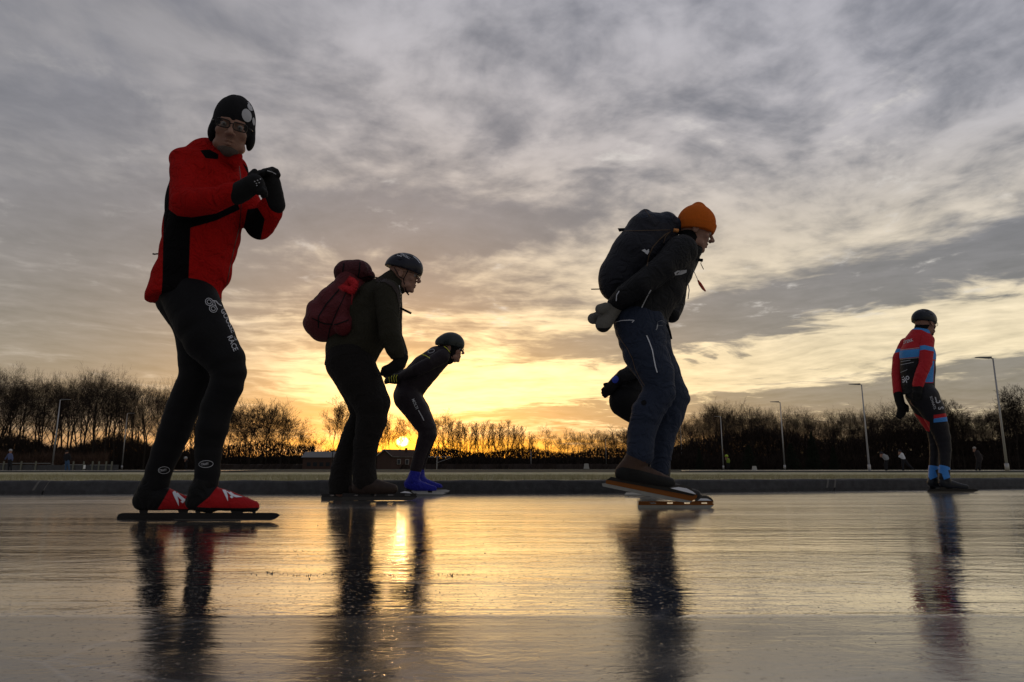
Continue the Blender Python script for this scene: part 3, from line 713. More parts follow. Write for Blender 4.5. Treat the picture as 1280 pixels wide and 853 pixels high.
SKIN = mat('skin', (0.27, 0.150, 0.110), 0.55, grain=.12, gscale=40, bump=.6, bscale=300)
SKIN.node_tree.nodes['Principled BSDF'].inputs['Subsurface Weight'].default_value = 0.1
SKIN.node_tree.nodes['Principled BSDF'].inputs['Subsurface Radius'].default_value = (.01, .004, .002)
EYEW = mat('eye_white', (0.22, 0.20, 0.19), .35); IRIS = mat('iris', (0.03, 0.03, 0.035), .15)
class Head:
    def __init__(s, per, x, y, d, fwd, up=(0, 0, 1), size=1.0, neck=None):
        f = Vector(fwd).normalized(); u = Vector(up); r = f.cross(u).normalized(); u = r.cross(f).normalized()
        s.M = np.array([[r.x, f.x, u.x], [r.y, f.y, u.y], [r.z, f.z, u.z]]); s.C = np.array(per.P(x, y, d)); s.s = size; s.per = per; s.neck = neck
    def w(s, p): return s.C + s.M @ (np.array(p, float) * s.s)
    def zone(s): return (s.C - .165 * s.s, s.C + .165 * s.s)
    def prims(s, F_, face=True):
        E_ = lambda c, r, k=.014, op='u': F_.ell(s.w(c), np.array(r) * s.s, s.M, k, op)
        Cn = lambda a, b, ra, rb, k=.008, op='u': F_.cone(s.w(a), s.w(b), ra * s.s, rb * s.s, 1, k, op)
        E_((0, -.016, .030), (.076, .096, .087)); E_((0, .026, -.030), (.060, .064, .080), .02); E_((0, .036, -.078), (.046, .046, .036), .018)
        if s.neck is None: Cn((0, -.02, -.04), (0, -.035, -.14), .056, .060, .02)
        else: F_.cone(s.w((0, -.02, -.04)), s.per.P(*s.neck), .056 * s.s, .062 * s.s, 1, .02)
        if not face: return
        E_((0, .073, -.100), (.020, .014, .015), .014)
        for q in (1, -1):
            E_((q * .040, .062, -.022), (.022, .020, .020), .012); E_((q * .047, .030, -.075), (.018, .034, .020), .014)
        Cn((-.040, .070, .026), (-.014, .086, .024), .009, .010, .009); Cn((.040, .070, .026), (.014, .086, .024), .009, .010, .009)
        for q in (1, -1): E_((q * .031, .093, .004), (.016, .016, .011), .008, 's'); E_((q * .031, .076, .003), (.0135, .0125, .0125), .003)
        for q in (1, -1): Cn((q * .018, .082, .0125), (q * .044, .072, .0105), .0035, .0035, .003); Cn((q * .020, .083, -.0055), (q * .043, .074, -.006), .003, .003, .003)
        Cn((0, .084, .018), (0, .112, -.020), .008, .0105, .008); E_((0, .114, -.026), (.0120, .0125, .0105), .006)
        for q in (1, -1): E_((q * .0135, .103, -.031), (.008, .011, .008), .005); E_((q * .007, .110, -.0385), (.0035, .005, .003), .002, 's')
        Cn((-.024, .077, -.062), (-.008, .0905, -.0575), .0035, .0050, .004); Cn((-.008, .0905, -.0575), (.008, .0905, -.0575), .005, .005, .004); Cn((.008, .0905, -.0575), (.024, .077, -.062), .005, .0035, .004)
        Cn((-.018, .079, -.070), (.0, .0885, -.0715), .004, .0062, .005); Cn((.0, .0885, -.0715), (.018, .079, -.070), .0062, .004, .005)
        Cn((-.023, .083, -.0640), (0, .0965, -.0640), .0018, .0022, .003, 's'); Cn((0, .0965, -.0640), (.023, .083, -.0640), .0022, .0018, .003, 's')
        for q in (1, -1):
            E_((q * .079, -.008, -.006), (.008, .019, .032), .006); E_((q * .087, -.006, -.003), (.006, .010, .019), .004, 's'); Cn((q * .084, -.022, .012), (q * .086, -.018, -.018), .0035, .003, .003)
    def eyes(s, root):
        for q in (1, -1):
            c = s.w((q * .031, .0785, .003)); V, Fc = uvsphere(c, .0122 * s.s, 12, 8); e = mesh('eye', V, Fc, EYEW, root, True)
            c = s.w((q * .031, .0865, .0025)); V, Fc = uvsphere(c, .0058 * s.s, 10, 6); mesh('iris', V, Fc, IRIS, e, True)
    def glasses(s, root, m, lens, w=.027, h=.016, rim=.0022, z=.004, y=.110, name='glasses'):
        fr = MB(); ls = MB()
        for q in (1, -1):
            pts = []
            for i in range(21):
                a = i / 20 * 2 * math.pi; ca, sa = math.cos(a), math.sin(a)
                pts.append(s.w((q * .033 + w * math.copysign(abs(ca) ** .5, ca), y - abs(q * .033 + w * ca) ** 2 * 3.2, z + h * math.copysign(abs(sa) ** .6, sa))))
            fr.tube(pts, rim * s.s, 6, False)
            n0 = len(ls.v); ls.add([tuple(p) for p in pts[:-1]], [tuple(range(20))])
            fr.tube([s.w((q * .060, y - .012, z + h * .4)), s.w((q * .078, .06, z + .006)), s.w((q * .081, -.01, z + .008))], rim * .9 * s.s, 6)
        fr.tube([s.w((-.008, y, z + .004)), s.w((0, y + .004, z + .007)), s.w((.008, y, z + .004))], rim * s.s, 6)
        g = fr.build(name, m, root, True); ls.build('lens', lens, g); return g
def uvsphere(c, r, n, m):
    V = []; Fc = []
    for i in range(m + 1):
        a = math.pi * i / m
        for j in range(n):
            b = 2 * math.pi * j / n; V.append((c[0] + r * math.sin(a) * math.cos(b), c[1] + r * math.sin(a) * math.sin(b), c[2] + r * math.cos(a)))
    for i in range(m):
        for j in range(n): Fc.append((i*n+j, (i+1)*n+j, (i+1)*n+(j+1)%n, i*n+(j+1)%n))
    return V, Fc
class Person:
    def __init__(s, gx, gy, label, group=None, name='person', cat='person', Y0=None):
        s.Y0 = ground(gx, gy).y if Y0 is None else Y0; s.limbs = []
        g = at(gx, gy, s.Y0); s.root = empty(name, (g.x, s.Y0, 0), label, cat, group)
    def P(s, x, y, d=0.0): return at(x, y, s.Y0 + d)
    def m(s, y, d=0.0, x=CX): return mpp(y, s.Y0 + d) * math.cos(math.atan((x - CX) / F))
    def chain(s, F_, pts, sy=1.0, k=None, op='u', sc=1.0, grow=0.0):
        fs = []; n0 = len(F_.ops)
        for a, b in zip(pts[:-1], pts[1:]):
            da = a[3] if len(a) > 3 else 0.0; db = b[3] if len(b) > 3 else 0.0
            F_.cone(s.P(a[0], a[1], da), s.P(b[0], b[1], db), a[2] * s.m(a[1], da, a[0]) * sc + grow, b[2] * s.m(b[1], db, b[0]) * sc + grow, sy, k, op)
        os_ = F_.ops[n0:]; del F_.ops[n0:]; kk = .12 * max(max(p[2] for p in pts) * s.m(pts[0][1]) * sc, .004)
        def f(X, Y, Z):
            D = os_[0][1](X, Y, Z)
            for o_ in os_[1:]:
                d = o_[1](X, Y, Z); hh = np.clip(0.5 + 0.5 * (D - d) / kk, 0, 1); D = D * (1 - hh) + d * hh - kk * hh * (1 - hh) * .25
            return D
        F_.ops.append((op, f, np.min([o_[2] for o_ in os_], 0), np.max([o_[3] for o_ in os_], 0), os_[0][4]))
    def solid(s, name, chains, m, h=.008, k=.02, disp=None, cuts=(), ells=(), subs=(), masks={}, parent=None, limb=True, smooth=True, extra=None):
        """chains: (points, sy); ells: (x, y, d, rx, rd, ry, angle); cuts: ((x,y),(x,y),side) planes through two pixels, running in depth"""
        F_ = Field(h, k)
        for c in chains:
            sy = c[1] if isinstance(c, tuple) and len(c) == 2 and not isinstance(c[1], (list, tuple)) else 1.0
            pts = c[0] if isinstance(c, tuple) else c
            s.chain(F_, pts, sy)
            if limb: s.limbs.append((pts, sy))
        for x, y, d, rx, rd, ry, an in ells: s.ellp(F_, x, y, d, rx, rd, ry, an)
        for x, y, d, rx, rd, ry, an in subs: s.ellp(F_, x, y, d, rx, rd, ry, an, op='s', k=.006)
        for (x0, y0), (x1, y1), side in cuts:
            a = s.P(x0, y0); b = s.P(x1, y1); t = (b - a); n = Vector((t.z, 0, -t.x)); n = n if (n.z > 0) == (side > 0) else -n
            F_.cut(a, n)
        if extra: extra(F_)
        V, Q = F_.build(disp)
        o = mesh(name, V, Q, m, parent or s.root, smooth)
        for nm, polys in masks.items():
            px = project(V); sd_ = np.min([poly_sd(px, p) for p in polys], 0).astype(np.float32)
            a = o.data.attributes.new(nm, 'FLOAT', 'POINT')
            if len(o.data.vertices) == len(sd_): a.data.foreach_set('value', sd_)
        return o
    def ellp(s, F_, x, y, d, rx, rd, ry, an, op='u', k=None):
        u = s.m(y, d, x); a = math.radians(an); M = np.array([[math.cos(a), 0, -math.sin(a)], [0, 1, 0], [math.sin(a), 0, math.cos(a)]])
        F_.ell(s.P(x, y, d), (rx * u, rd * u, ry * u), M, k, op)
    def body(s, head, h=.011, hands=()):
        F_ = Field(h, .02, head.zone(), .0042 * max(1, s.Y0 / 3.5) if s.Y0 < 20 else None)
        head.prims(F_)
        for pts, sy in s.limbs: s.chain(F_, pts, sy * .9, .012, 'u', .60 if max(p[2] for p in pts) * s.m(pts[0][1]) > .035 else .45)
        V, Q = F_.build(); return mesh('body', V, Q, SKIN, s.root, True)
    def prism(s, name, poly, d, th, m, parent=None, mb=None):
        b = mb or MB(); b.prism(poly, d - th / 2, d + th / 2, lambda x, y, dd: s.P(x, y, dd))
        return b if mb else b.build(name, m, parent or s.root)
    def cord(s, name, pts, r, m, parent=None, n=6):
        b = MB(); b.tube([s.P(p[0], p[1], p[2] if len(p) > 2 else 0) for p in pts], r, n); return b.build(name, m, parent or s.root, True)
def bvh(o):
    me = o.data; n = len(me.vertices); co = np.empty(n * 3, np.float32); me.vertices.foreach_get('co', co)
    return BVHTree.FromPolygons(co.reshape(-1, 3).tolist(), [tuple(p.vertices) for p in me.polygons])
_bv = {}
def hit(objs, x, y, off=.002):
    best = None; d = ray(x, y).normalized()
    for o in objs:
        if o.name not in _bv: _bv[o.name] = bvh(o)
        loc, nrm, i, dist = _bv[o.name].ray_cast(Vector((0, 0, CAMH)), d)
        if loc is not None and (best is None or dist < best[1]): best = (loc, dist, nrm)
    return None if best is None else best[0] - d * off
def decal(name, polys, objs, m, parent, off=.003, tri=None):
    """flat print: pixel-outline polygons laid onto the surface of a garment"""
    V = []; Fs = []
    from mathutils.geometry import tessellate_polygon
    for p in polys:
        pts = [hit(objs, x, y, off) for x, y in p]
        n = len(V); ok = [q is not None for q in pts]; V += [q if q is not None else Vector((0, 0, 0)) for q in pts]
        pl = list(p); V = V[:n]; st = [tuple(t_) for t_ in tessellate_polygon([[Vector((x, y, 0)) for x, y in p]])]; cache = {}; tri_ = []
        while st:
            t_ = st.pop(); e_ = [math.dist(pl[t_[i]], pl[t_[(i+1) % 3]]) for i in range(3)]; j = e_.index(max(e_))
            if e_[j] > 2.6:
                a, b, c = t_[j], t_[(j+1) % 3], t_[(j+2) % 3]; key = (min(a, b), max(a, b))
                if key not in cache: pl.append(((pl[a][0]+pl[b][0])/2, (pl[a][1]+pl[b][1])/2)); cache[key] = len(pl) - 1
                m_ = cache[key]; st += [(a, m_, c), (m_, b, c)]
            else: tri_.append(t_)
        pts = [hit(objs, x, y, off) for x, y in pl]; ok = [q is not None for q in pts]; V += [q if q is not None else Vector((0, 0, 0)) for q in pts]
        for t_ in tri_:
            if all(ok[i] for i in t_): Fs.append(tuple(n + i for i in t_))
    used = sorted({i for f in Fs for i in f}); mp = {v: i for i, v in enumerate(used)}
    if not used: return None
    return mesh(name, [V[i] for i in used], [tuple(mp[i] for i in f) for f in Fs], m, parent)
def stripe(name, pts, w, objs, m, parent, off=.003, step=2.0):
    """a line of print or seam along pixel points, w pixels wide"""
    P_ = []
    for a, b in zip(pts[:-1], pts[1:]):
        L = math.hypot(b[0]-a[0], b[1]-a[1]); k = max(1, int(L / step))
        P_ += [(a[0] + (b[0]-a[0]) * i / k, a[1] + (b[1]-a[1]) * i / k) for i in range(k)]
    P_.append(pts[-1]); polys = []
    side = []
    for i in range(len(P_)):
        a = P_[max(0, i-1)]; b = P_[min(len(P_)-1, i+1)]; L = math.hypot(b[0]-a[0], b[1]-a[1]) + 1e-9; nx, ny = -(b[1]-a[1]) / L * w / 2, (b[0]-a[0]) / L * w / 2
        side.append(((P_[i][0]+nx, P_[i][1]+ny), (P_[i][0]-nx, P_[i][1]-ny)))
    for a, b in zip(side[:-1], side[1:]): polys.append([a[0], b[0], b[1], a[1]])
    return decal(name, polys, objs, m, parent, off)
def lettering(name, text, x, y, size, ang, objs, m, parent, off=.003, squeeze=1.0, shear=0.0):
    cu = bpy.data.curves.new('lettering', 'FONT'); cu.body = text; cu.resolution_u = 3; cu.align_x = 'LEFT'; cu.offset = 0.012
    o = bpy.data.objects.new('lettering', cu); me = o.to_mesh()
    vs = [v.co.copy() for v in me.vertices]; fs = [tuple(p.vertices) for p in me.polygons]; o.to_mesh_clear(); bpy.data.objects.remove(o)
    a = math.radians(ang); ca, sa = math.cos(a), math.sin(a)
    pts = []
    for v in vs:
        u = (v.x * squeeze + v.y * shear) * size; w_ = v.y * size
        pts.append(hit(objs, x + u * ca + w_ * sa, y + u * sa - w_ * ca, off))
    Fs = [f for f in fs if all(pts[i] is not None for i in f)]
    used = sorted({i for f in Fs for i in f}); mp = {v: i for i, v in enumerate(used)}
    if used: return mesh(name, [pts[i] for i in used], [tuple(mp[i] for i in f) for f in Fs], m, parent)
def ellpoly(x, y, rx, ry, an, n=16):
    a = math.radians(an); return [(x + rx*math.cos(t)*math.cos(a) - ry*math.sin(t)*math.sin(a), y + rx*math.cos(t)*math.sin(a) + ry*math.sin(t)*math.cos(a)) for t in [2*math.pi*i/n for i in range(n)]]
def fingers(x, y, d, ang, L, w, r, curl, dd=0.0, thumb=60, tl=.7):
    """four unequal fingers and a thumb: base pixel, direction and joint curl in degrees"""
    out = []
    for i, f in enumerate((.86, 1.0, .95, .76)):
        a = math.radians(ang); o = (i - 1.5) * w / 4; px, py, pd, rr_ = x - math.sin(a) * o, y + math.cos(a) * o, d, r
        ch = [(px - math.cos(a) * L * .3, py - math.sin(a) * L * .3, r * 1.05, d)]
        ch.append((px, py, r, d))
        for j, l in enumerate((.45, .32, .23)):
            a += math.radians(curl); px += math.cos(a) * L * l * f; py += math.sin(a) * L * l * f; pd += dd; rr_ *= .93; ch.append((px, py, rr_, pd))
        out.append(ch)
    a = math.radians(ang + thumb); s_ = 1 if thumb > 0 else -1
    b = (x - math.cos(math.radians(ang)) * L * .55 + math.cos(a) * w * .35, y - math.sin(math.radians(ang)) * L * .55 + math.sin(a) * w * .35)
    out.append([(b[0], b[1], r * 1.15, d), (b[0] + math.cos(a) * L * tl * .5, b[1] + math.sin(a) * L * tl * .5, r * 1.1, d + dd * .5), (b[0] + math.cos(a - s_ * .5) * L * tl, b[1] + math.sin(a - s_ * .5) * L * tl, r * .92, d + dd)])
    return out
def beanie(per, hd, m, r=(.088, .108, .106), c=(0, -.015, .036), plane=(-.02, .55), flaps=False, knob=False, cuff=False, h=.004, masks={}, name='beanie'):
    F_ = Field(h, .012); F_.ell(hd.w(c), np.array(r) * hd.s, hd.M)
    if flaps:
        for q in (1, -1): F_.ell(hd.w((q * .076, -.008, -.022)), np.array((.018, .034, .05)) * hd.s, hd.M)
    if knob: F_.ell(hd.w((0, -.02, c[2] + r[2] - .006)), np.array((.03, .03, .022)) * hd.s, hd.M, .03)
    n = np.array([0, plane[1], -1.0])
    if not flaps: F_.cut(hd.w((0, 0, plane[0])), hd.M @ n)
    else: F_.cut(hd.w((0, .09, .030)), hd.M @ np.array([0, 1.15, -1.0]))
    V, Q = F_.build(folds(.0030, 42, 1.0)); o = mesh(name, V, Q, m, per.root, True)
    for nm, polys in masks.items():
        px = project(V); a = o.data.attributes.new(nm, 'FLOAT', 'POINT'); a.data.foreach_set('value', np.min([poly_sd(px, p) for p in polys], 0).astype(np.float32))
    if cuff:
        F2 = Field(h, .01); F2.ell(hd.w(c), (np.array(r) + .0065) * hd.s, hd.M)
        F2.cut(hd.w((0, 0, plane[0] - .002)), hd.M @ n); F2.cut(hd.w((0, 0, plane[0] + .048)), hd.M @ -n)
        V, Q = F2.build(folds(.001, 60, 2.0)); mesh('cuff', V, Q, m, o, True)
    return o
def helmet(per, hd, m, strapm, r=(.098, .138, .112), c=(0, -.014, .052), plane=(.034, -.13), vents=True, h=.0045, point=0.0):
    F_ = Field(h, .012); F_.ell(hd.w(c), np.array(r) * hd.s, hd.M)
    if point: F_.ell(hd.w((0, -.10, .055)), np.array((.06, .06, .05)) * hd.s, hd.M, .03)
    n = np.array([0, plane[1], -1.0]); F_.cut(hd.w((0, 0, plane[0])), hd.M @ n)
    if vents:
        for x_, z_, sc in ((0, .175, .8), (.034, .166, 1), (-.034, .166, 1), (.066, .142, .9), (-.066, .142, .9)):
            for y_, L in ((.045, .036), (-.055, .040)):
                F_.ell(hd.w((x_ * (1.0), y_, z_ - abs(y_) ** 2 * 4.2)), np.array((.0085, L * sc, .02)) * hd.s, hd.M, .004, 's')
        for q in (1, -1):
            for y_ in (.05, -.03): F_.ell(hd.w((q * .098, y_, .085)), np.array((.012, .03, .008)) * hd.s, hd.M, .004, 's')
    V, Q = F_.build(); o = mesh('helmet', V, Q, m, per.root, True)
    for q in (1, -1):
        b = MB(); chin = hd.w((0, .045, -.118))
        b.tube([hd.w((q * .083, .045, .03)), hd.w((q * .083, .022, -.045)), hd.w((q * .045, .038, -.105)), chin], .0035 * hd.s, 5)
        b.tube([hd.w((q * .082, -.06, .03)), hd.w((q * .083, -.012, -.03)), hd.w((q * .083, .022, -.045))], .003 * hd.s, 5)
        b.build('chin_strap', strapm, o, True)
    return o
BLK = mat('black_lycra', (0.0045, 0.0045, 0.0055), 0.7, grain=.2, folds=.12, spec=.15)
BLKW = mat('black_wool', (0.006, 0.006, 0.0065), 0.95, grain=.3, gscale=180, bump=1.5, bscale=500)
GLOVE = mat('black_glove', (0.0055, 0.0055, 0.006), 0.8, grain=.2, bump=1, folds=.1)
STEEL = mat('skate_steel', (0.17, 0.18, 0.20), 0.4, metal=1.0, grain=.2)
DSTEEL = mat('dark_skate_steel', (0.06, 0.06, 0.065), 0.35, metal=1.0, grain=.2)
TUBE = mat('black_anodised_tube', (0.012, 0.012, 0.014), 0.35, metal=.4)
FRAME = mat('black_spectacle_frame', (0.012, 0.010, 0.010), .3)
LENSM = bpy.data.materials.new('spectacle_lens'); LENSM.use_nodes = True
_p = LENSM.node_tree.nodes['Principled BSDF']; _p.inputs['Base Color'].default_value = (.5, .5, .5, 1); _p.inputs['Alpha'].default_value = .30; _p.inputs['Base Color'].default_value = (.02, .02, .02, 1); _p.inputs['Roughness'].default_value = .05
PRINT = mat('pale_print', (0.42, 0.43, 0.46), .6, grain=.1)
REFL = mat('reflective_print', (0.62, 0.64, 0.70), .4, grain=.05)
# ------------------------------------------------------------------ 1. the big man in the red fleece
p1 = Person(262, 650.6, 'man in a red fleece and black beanie skating upright, hands raised at his chest')
RED = mat('red_fleece', (0.40, 0.008, 0.007), .95, grain=.22, gscale=120, bump=2.0, bscale=420, spec=.08, folds=1.1, masks=(('black_panel', (0.005, 0.0045, 0.005), .5),))
tr = p1.solid('tights', [([(239, 376, 36, -.05), (252, 405, 35, -.08), (262, 424, 33.5, -.09), (281, 450, 26.5, -.10), (285.5, 466, 23.5, -.10), (283, 482, 22, -.10), (271, 510, 21, -.09), (265.5, 535, 21, -.09), (262, 551, 19, -.08), (260.5, 566, 17.5, -.08), (259.5, 590, 16.5, -.08), (257, 606, 16, -.08)], 1.0),
        ([(228, 374, 34, .06), (242, 405, 27.5, .08), (247, 430, 26.5, .09), (250, 470, 26, .10), (228, 512, 22, .10), (217, 543, 21, .10), (208, 565, 19.5, .10), (199, 588, 17.5, .10), (194, 608, 18, .10)], 1.0)],
        BLK, h=.008, k=.03, disp=folds(.0015, 26, 0.4), ells=[(234, 364, 0, 38, 44, 26, 8)])
SHOE = mat('red_black_overshoe', (0.0045, 0.0045, 0.005), .6, grain=.15, folds=.5, spec=.15, masks=(('red_part', (0.33, 0.007, 0.010), .4),))
sh1 = p1.solid('overshoe', [([(257, 604, 16.5, -.08), (253, 614, 17.5, -.08), (260, 622, 17, -.08), (285, 626.5, 13, -.08), (306, 631, 9.8, -.08), (317, 633.4, 7.6, -.08)], 1.0), ([(243, 627, 12, -.08), (262, 630, 12, -.08)], 1.0)],
        SHOE, h=.0055, k=.02, disp=folds(.0016, 45, 2), cuts=[((200, 641), (340, 641), -1)], masks={'red_part': [[(281, 596), (340, 612), (335, 634.5), (300, 635.5), (262, 635), (246, 634), (262, 621)]]})
sh2 = p1.solid('overshoe', [([(194, 604, 18, .10), (188, 616, 18.5, .10), (200, 622, 17, .10), (222, 628, 12, .10), (240, 632, 9, .10)], 1.0), ([(179, 626, 14, .10), (200, 630, 12, .10)], 1.0)],
        SHOE, h=.0055, k=.02, cuts=[((150, 639.5), (340, 639.5), -1)], masks={'red_part': [[(217, 602), (260, 618), (260, 636), (197, 637), (206, 622)]]})
lam = [(277.2, 609.5), (279, 608), (282.5, 608.6), (287, 613.5), (293, 618.3), (304, 621.4), (295, 621.9), (288.5, 619.4), (283.2, 614.5), (284.8, 620), (285, 627), (281.6, 620), (277.8, 612)]
dia = [(287, 621), (289.5, 619.6), (292, 621.6), (289.6, 623.2)]
decal('shoe_mark', [lam, dia], [sh1], REFL, sh1); decal('shoe_mark', [[(x - 61.5, y + 6) for x, y in lam], [(x - 61.5, y + 6) for x, y in dia]], [sh2], REFL, sh2)
jk = p1.solid('fleece_jacket', [([(262, 204, 33, 0), (259, 224, 45, 0), (257, 255, 49, 0), (253, 292, 49.5, 0), (243, 335, 47, 0), (233, 356, 46, 0), (231, 371, 49, 0)], 1.0),
        ([(233, 205, 21, -.10), (233, 232, 21, -.16), (234, 254, 21, -.22), (262, 251, 17.5, -.27), (294, 242, 14, -.28)], 1.0),
        ([(288, 214, 20, .10), (309, 258, 19, .08), (325, 282, 18.5, .02), (336, 264, 16.5, -.06), (341, 251, 13.5, -.08)], 1.0),
        ([(266, 205, 22, 0), (279, 199, 19, -.03), (286, 196, 17.5, -.07)], 1.0), ([(233, 204, 21, -.07), (262, 198, 25, -.01)], 1.0), ([(262, 198, 24, .01), (290, 212, 20, .08)], 1.0)],
        RED, h=.007, k=.022, disp=folds(.009, 22, 1.2, (1, 1, .8)), cuts=[((183, 379), (276, 371.5), -1)],
        masks={'black_panel': [[(204, 205), (212, 215), (211, 262), (222, 270), (240, 272), (270, 267), (297, 254), (300, 262), (270, 276), (238, 285), (236.5, 330), (235, 372), (200, 392), (203, 350), (204, 300), (205, 240)],
                               [(250, 188), (262, 187), (273, 193), (273, 199.5), (257, 198)], [(303, 204), (314, 213), (320, 224), (309, 216)], [(309, 262), (322, 260), (331, 274), (325, 304), (312, 300), (304, 288)]]})
stripe('zip', [(299, 206), (302, 232), (301.5, 258), (299.6, 284), (294, 305), (288, 332), (281.5, 368)], 1.0, [jk], mat('dark_zip', (0.05, 0.004, 0.004), .5), jk, off=.002)
p1.cord('drawstring_toggle', [(197, 317.5, 0), (193, 318, -.02), (191, 317.5, -.02)], .004, BLK, jk)
gl1 = p1.solid('glove', [[(296, 243, 14, -.28), (303, 239, 14, -.29), (314, 232, 13, -.30), (319, 229, 11.5, -.30)]] + fingers(323, 230, -.305, -25, 13, 24, 4.6, 55, .022, -75, .8), GLOVE, h=.0045, k=.007)
gl2 = p1.solid('glove', [[(344, 256, 13, -.08), (342, 243, 12.5, -.10), (339, 230, 12.5, -.12), (338, 222, 11, -.13)]] + fingers(337, 218, -.14, -112, 14, 22, 4.6, -38, -.02, -80, .7), GLOVE, h=.0045, k=.007)
decal('glove_print', [ellpoly(x, y, .9, .7, 0, 8) for x, y in ((318.5, 227), (322, 225.5), (320.5, 229.5), (324, 228.5), (321, 232), (325.5, 224))], [gl1], PRINT, gl1)
stripe('glove_print', [(334, 213.5), (340, 215), (345, 218)], 1.0, [gl2], PRINT, gl2)
h1 = Head(p1, 291, 162, -.10, (0.34, -.92, -.34), (.12, 0, 1), 1.17, neck=(275, 203, 0))
p1.body(h1, .011); h1.eyes(p1.root); h1.glasses(p1.root, FRAME, LENSM)
HATM = mat('black_beanie_knit', (0.011, 0.011, 0.013), .95, grain=.3, gscale=200, bump=2, bscale=500)
hat = beanie(p1, h1, HATM, r=(.085, .104, .110), c=(0, -.014, .036), plane=(-.012, .55), flaps=True)
decal('hat_spot', [ellpoly(308.5, 144.5, 6.0, 8.6, -18)], [hat], PRINT, hat); decal('hat_spot', [ellpoly(313.2, 134.0, 3.2, 5.2, -32)], [hat], PRINT, hat); decal('hat_spot', [ellpoly(311.5, 127.0, 2.4, 2.6, -30)], [hat], PRINT, hat); decal('hat_spot', [ellpoly(317.2, 152, 1.6, 5, -5)], [hat], PRINT, hat)
_b = Field(.004, .01)
_b.ell(h1.w((0, .076, -.101)), np.array((.026, .017, .022)) * h1.s, h1.M)
for q in (1, -1): _b.cone(h1.w((q * .014, .082, -.096)), h1.w((q * .030, .058, -.094)), .012 * h1.s, .012 * h1.s)
_V, _Q = _b.build(folds(.002, 120, 3)); mesh('beard', _V, _Q, mat('grey_stubble', (0.105, 0.080, 0.068), .95, grain=.5, gscale=400, bump=3, bscale=700), p1.root, True)
# lettering and emblem on the thigh
lettering('lettering', 'RACE', 284.0, 421.0, 9.2, 66, [tr], PRINT, tr, squeeze=.9)
lettering('lettering', 'GOOSSENS', 275.5, 387.5, 9.0, 64, [tr], PRINT, tr, squeeze=.95)
for cx_, cy_ in ((261.5, 377.5), (266.5, 386)):
    for r_ in (4.4, 2.4): stripe('emblem', ellpoly(cx_, cy_, r_ * 1.15, r_, 35, 14) + [ellpoly(cx_, cy_, r_ * 1.15, r_, 35, 14)[0]], .8, [tr], PRINT, tr)
stripe('emblem', [(266, 376), (270, 376.5), (273, 380), (277, 382.5)], 1.3, [tr], PRINT, tr); stripe('emblem', [(268, 377), (270, 383), (272, 387)], .9, [tr], PRINT, tr)
for cx_, cy_, o_ in ((257.5, 580.3, tr), (205, 588, tr)):
    e_ = ellpoly(cx_, cy_, 9.0 if cx_ > 230 else 7.2, 4.3, -3, 22); stripe('ankle_badge', e_ + [e_[0]], .55, [tr], PRINT, tr)
    lettering('ankle_lettering', 'CRAFT' , cx_ - 6.4, cy_ + 1.6, 4.0, -3, [tr], PRINT, tr, squeeze=.8)
def skate(per, blade, tube, mounts, d, m_tube=None, th=.016, holes=()):
    b = per.prism('skate_blade', blade, d, .0022, DSTEEL if m_tube is None else STEEL)
    t_ = MB()
    per.prism('', tube, d, th, None, mb=t_); tb = t_.build('blade_tube', m_tube or TUBE, b)
    for q in mounts: per.prism('mount', q, d, th * 1.6, TUBE, b)
    return b
skate(p1, [(219, 650.8), (217, 647), (219, 645.6), (346, 645.6), (348.5, 645), (345, 648.5), (339, 650.8)], [(216.5, 647.5), (219, 643.6), (226, 641.6), (338, 641.2), (346, 641.6), (350, 644.2), (347, 647), (338, 649), (219, 649)], [[(243, 636), (252, 636), (250, 643), (245, 643)], [(288, 638), (305, 638), (303, 643), (290, 643)], [(315, 636), (320, 638), (319, 643), (316, 643)]], -.08)
skate(p1, [(147, 650.2), (145.5, 647), (147, 645.4), (300, 645.4), (304, 646), (300, 650.2)], [(145.5, 648), (148, 643.2), (153, 641.4), (290, 641), (302, 643), (300, 648.6), (147, 648.6)], [[(173, 635), (186, 635), (184, 643), (175, 643)], [(222, 637), (236, 637), (234, 643), (224, 643)]], .10)
# ------------------------------------------------------------------ 2. the man with the maroon backpack
p2 = Person(455, 625.6, 'helmeted man in a dark olive jacket and trousers leaning forward, one hand near his thigh')
OLV = mat('olive_softshell', (0.022, 0.020, 0.012), .8, grain=.3, gscale=90, bump=1.5, bscale=300, folds=.5)
DKT = mat('dark_walking_trousers', (0.008, 0.0065, 0.006), .85, grain=.25, gscale=60, bump=1, bscale=250, folds=.6)
j2 = p2.solid('jacket', [([(485, 366, 15, 0), (473, 390, 25, 0), (457, 415, 31, 0), (440, 438, 33, 0), (436, 462, 31, 0)], 1.0),
        ([(484, 366, 17, -.15), (485, 392, 14.5, -.20), (487, 418, 13.5, -.21), (494, 436, 12, -.19), (500, 449, 9.5, -.16)], 1.0),
        ([(489, 370, 14, .15), (489, 398, 14, .19), (490, 420, 12.5, .19), (500, 442, 10, .14)], 1.0),
        ([(478, 362, 17, 0), (488, 353, 13, 0), (497, 357, 12.5, 0)], 1.05), ([(488, 352, 11.5, 0), (492, 346, 9.5, 0)], 1.2), ([(482, 364, 17, 0), (464, 374, 21, 0), (446, 398, 24, 0)], 1.2)],
        OLV, h=.0085, k=.022, disp=folds(.006, 18, 2.2), cuts=[((404, 458), (468, 455), -1)])
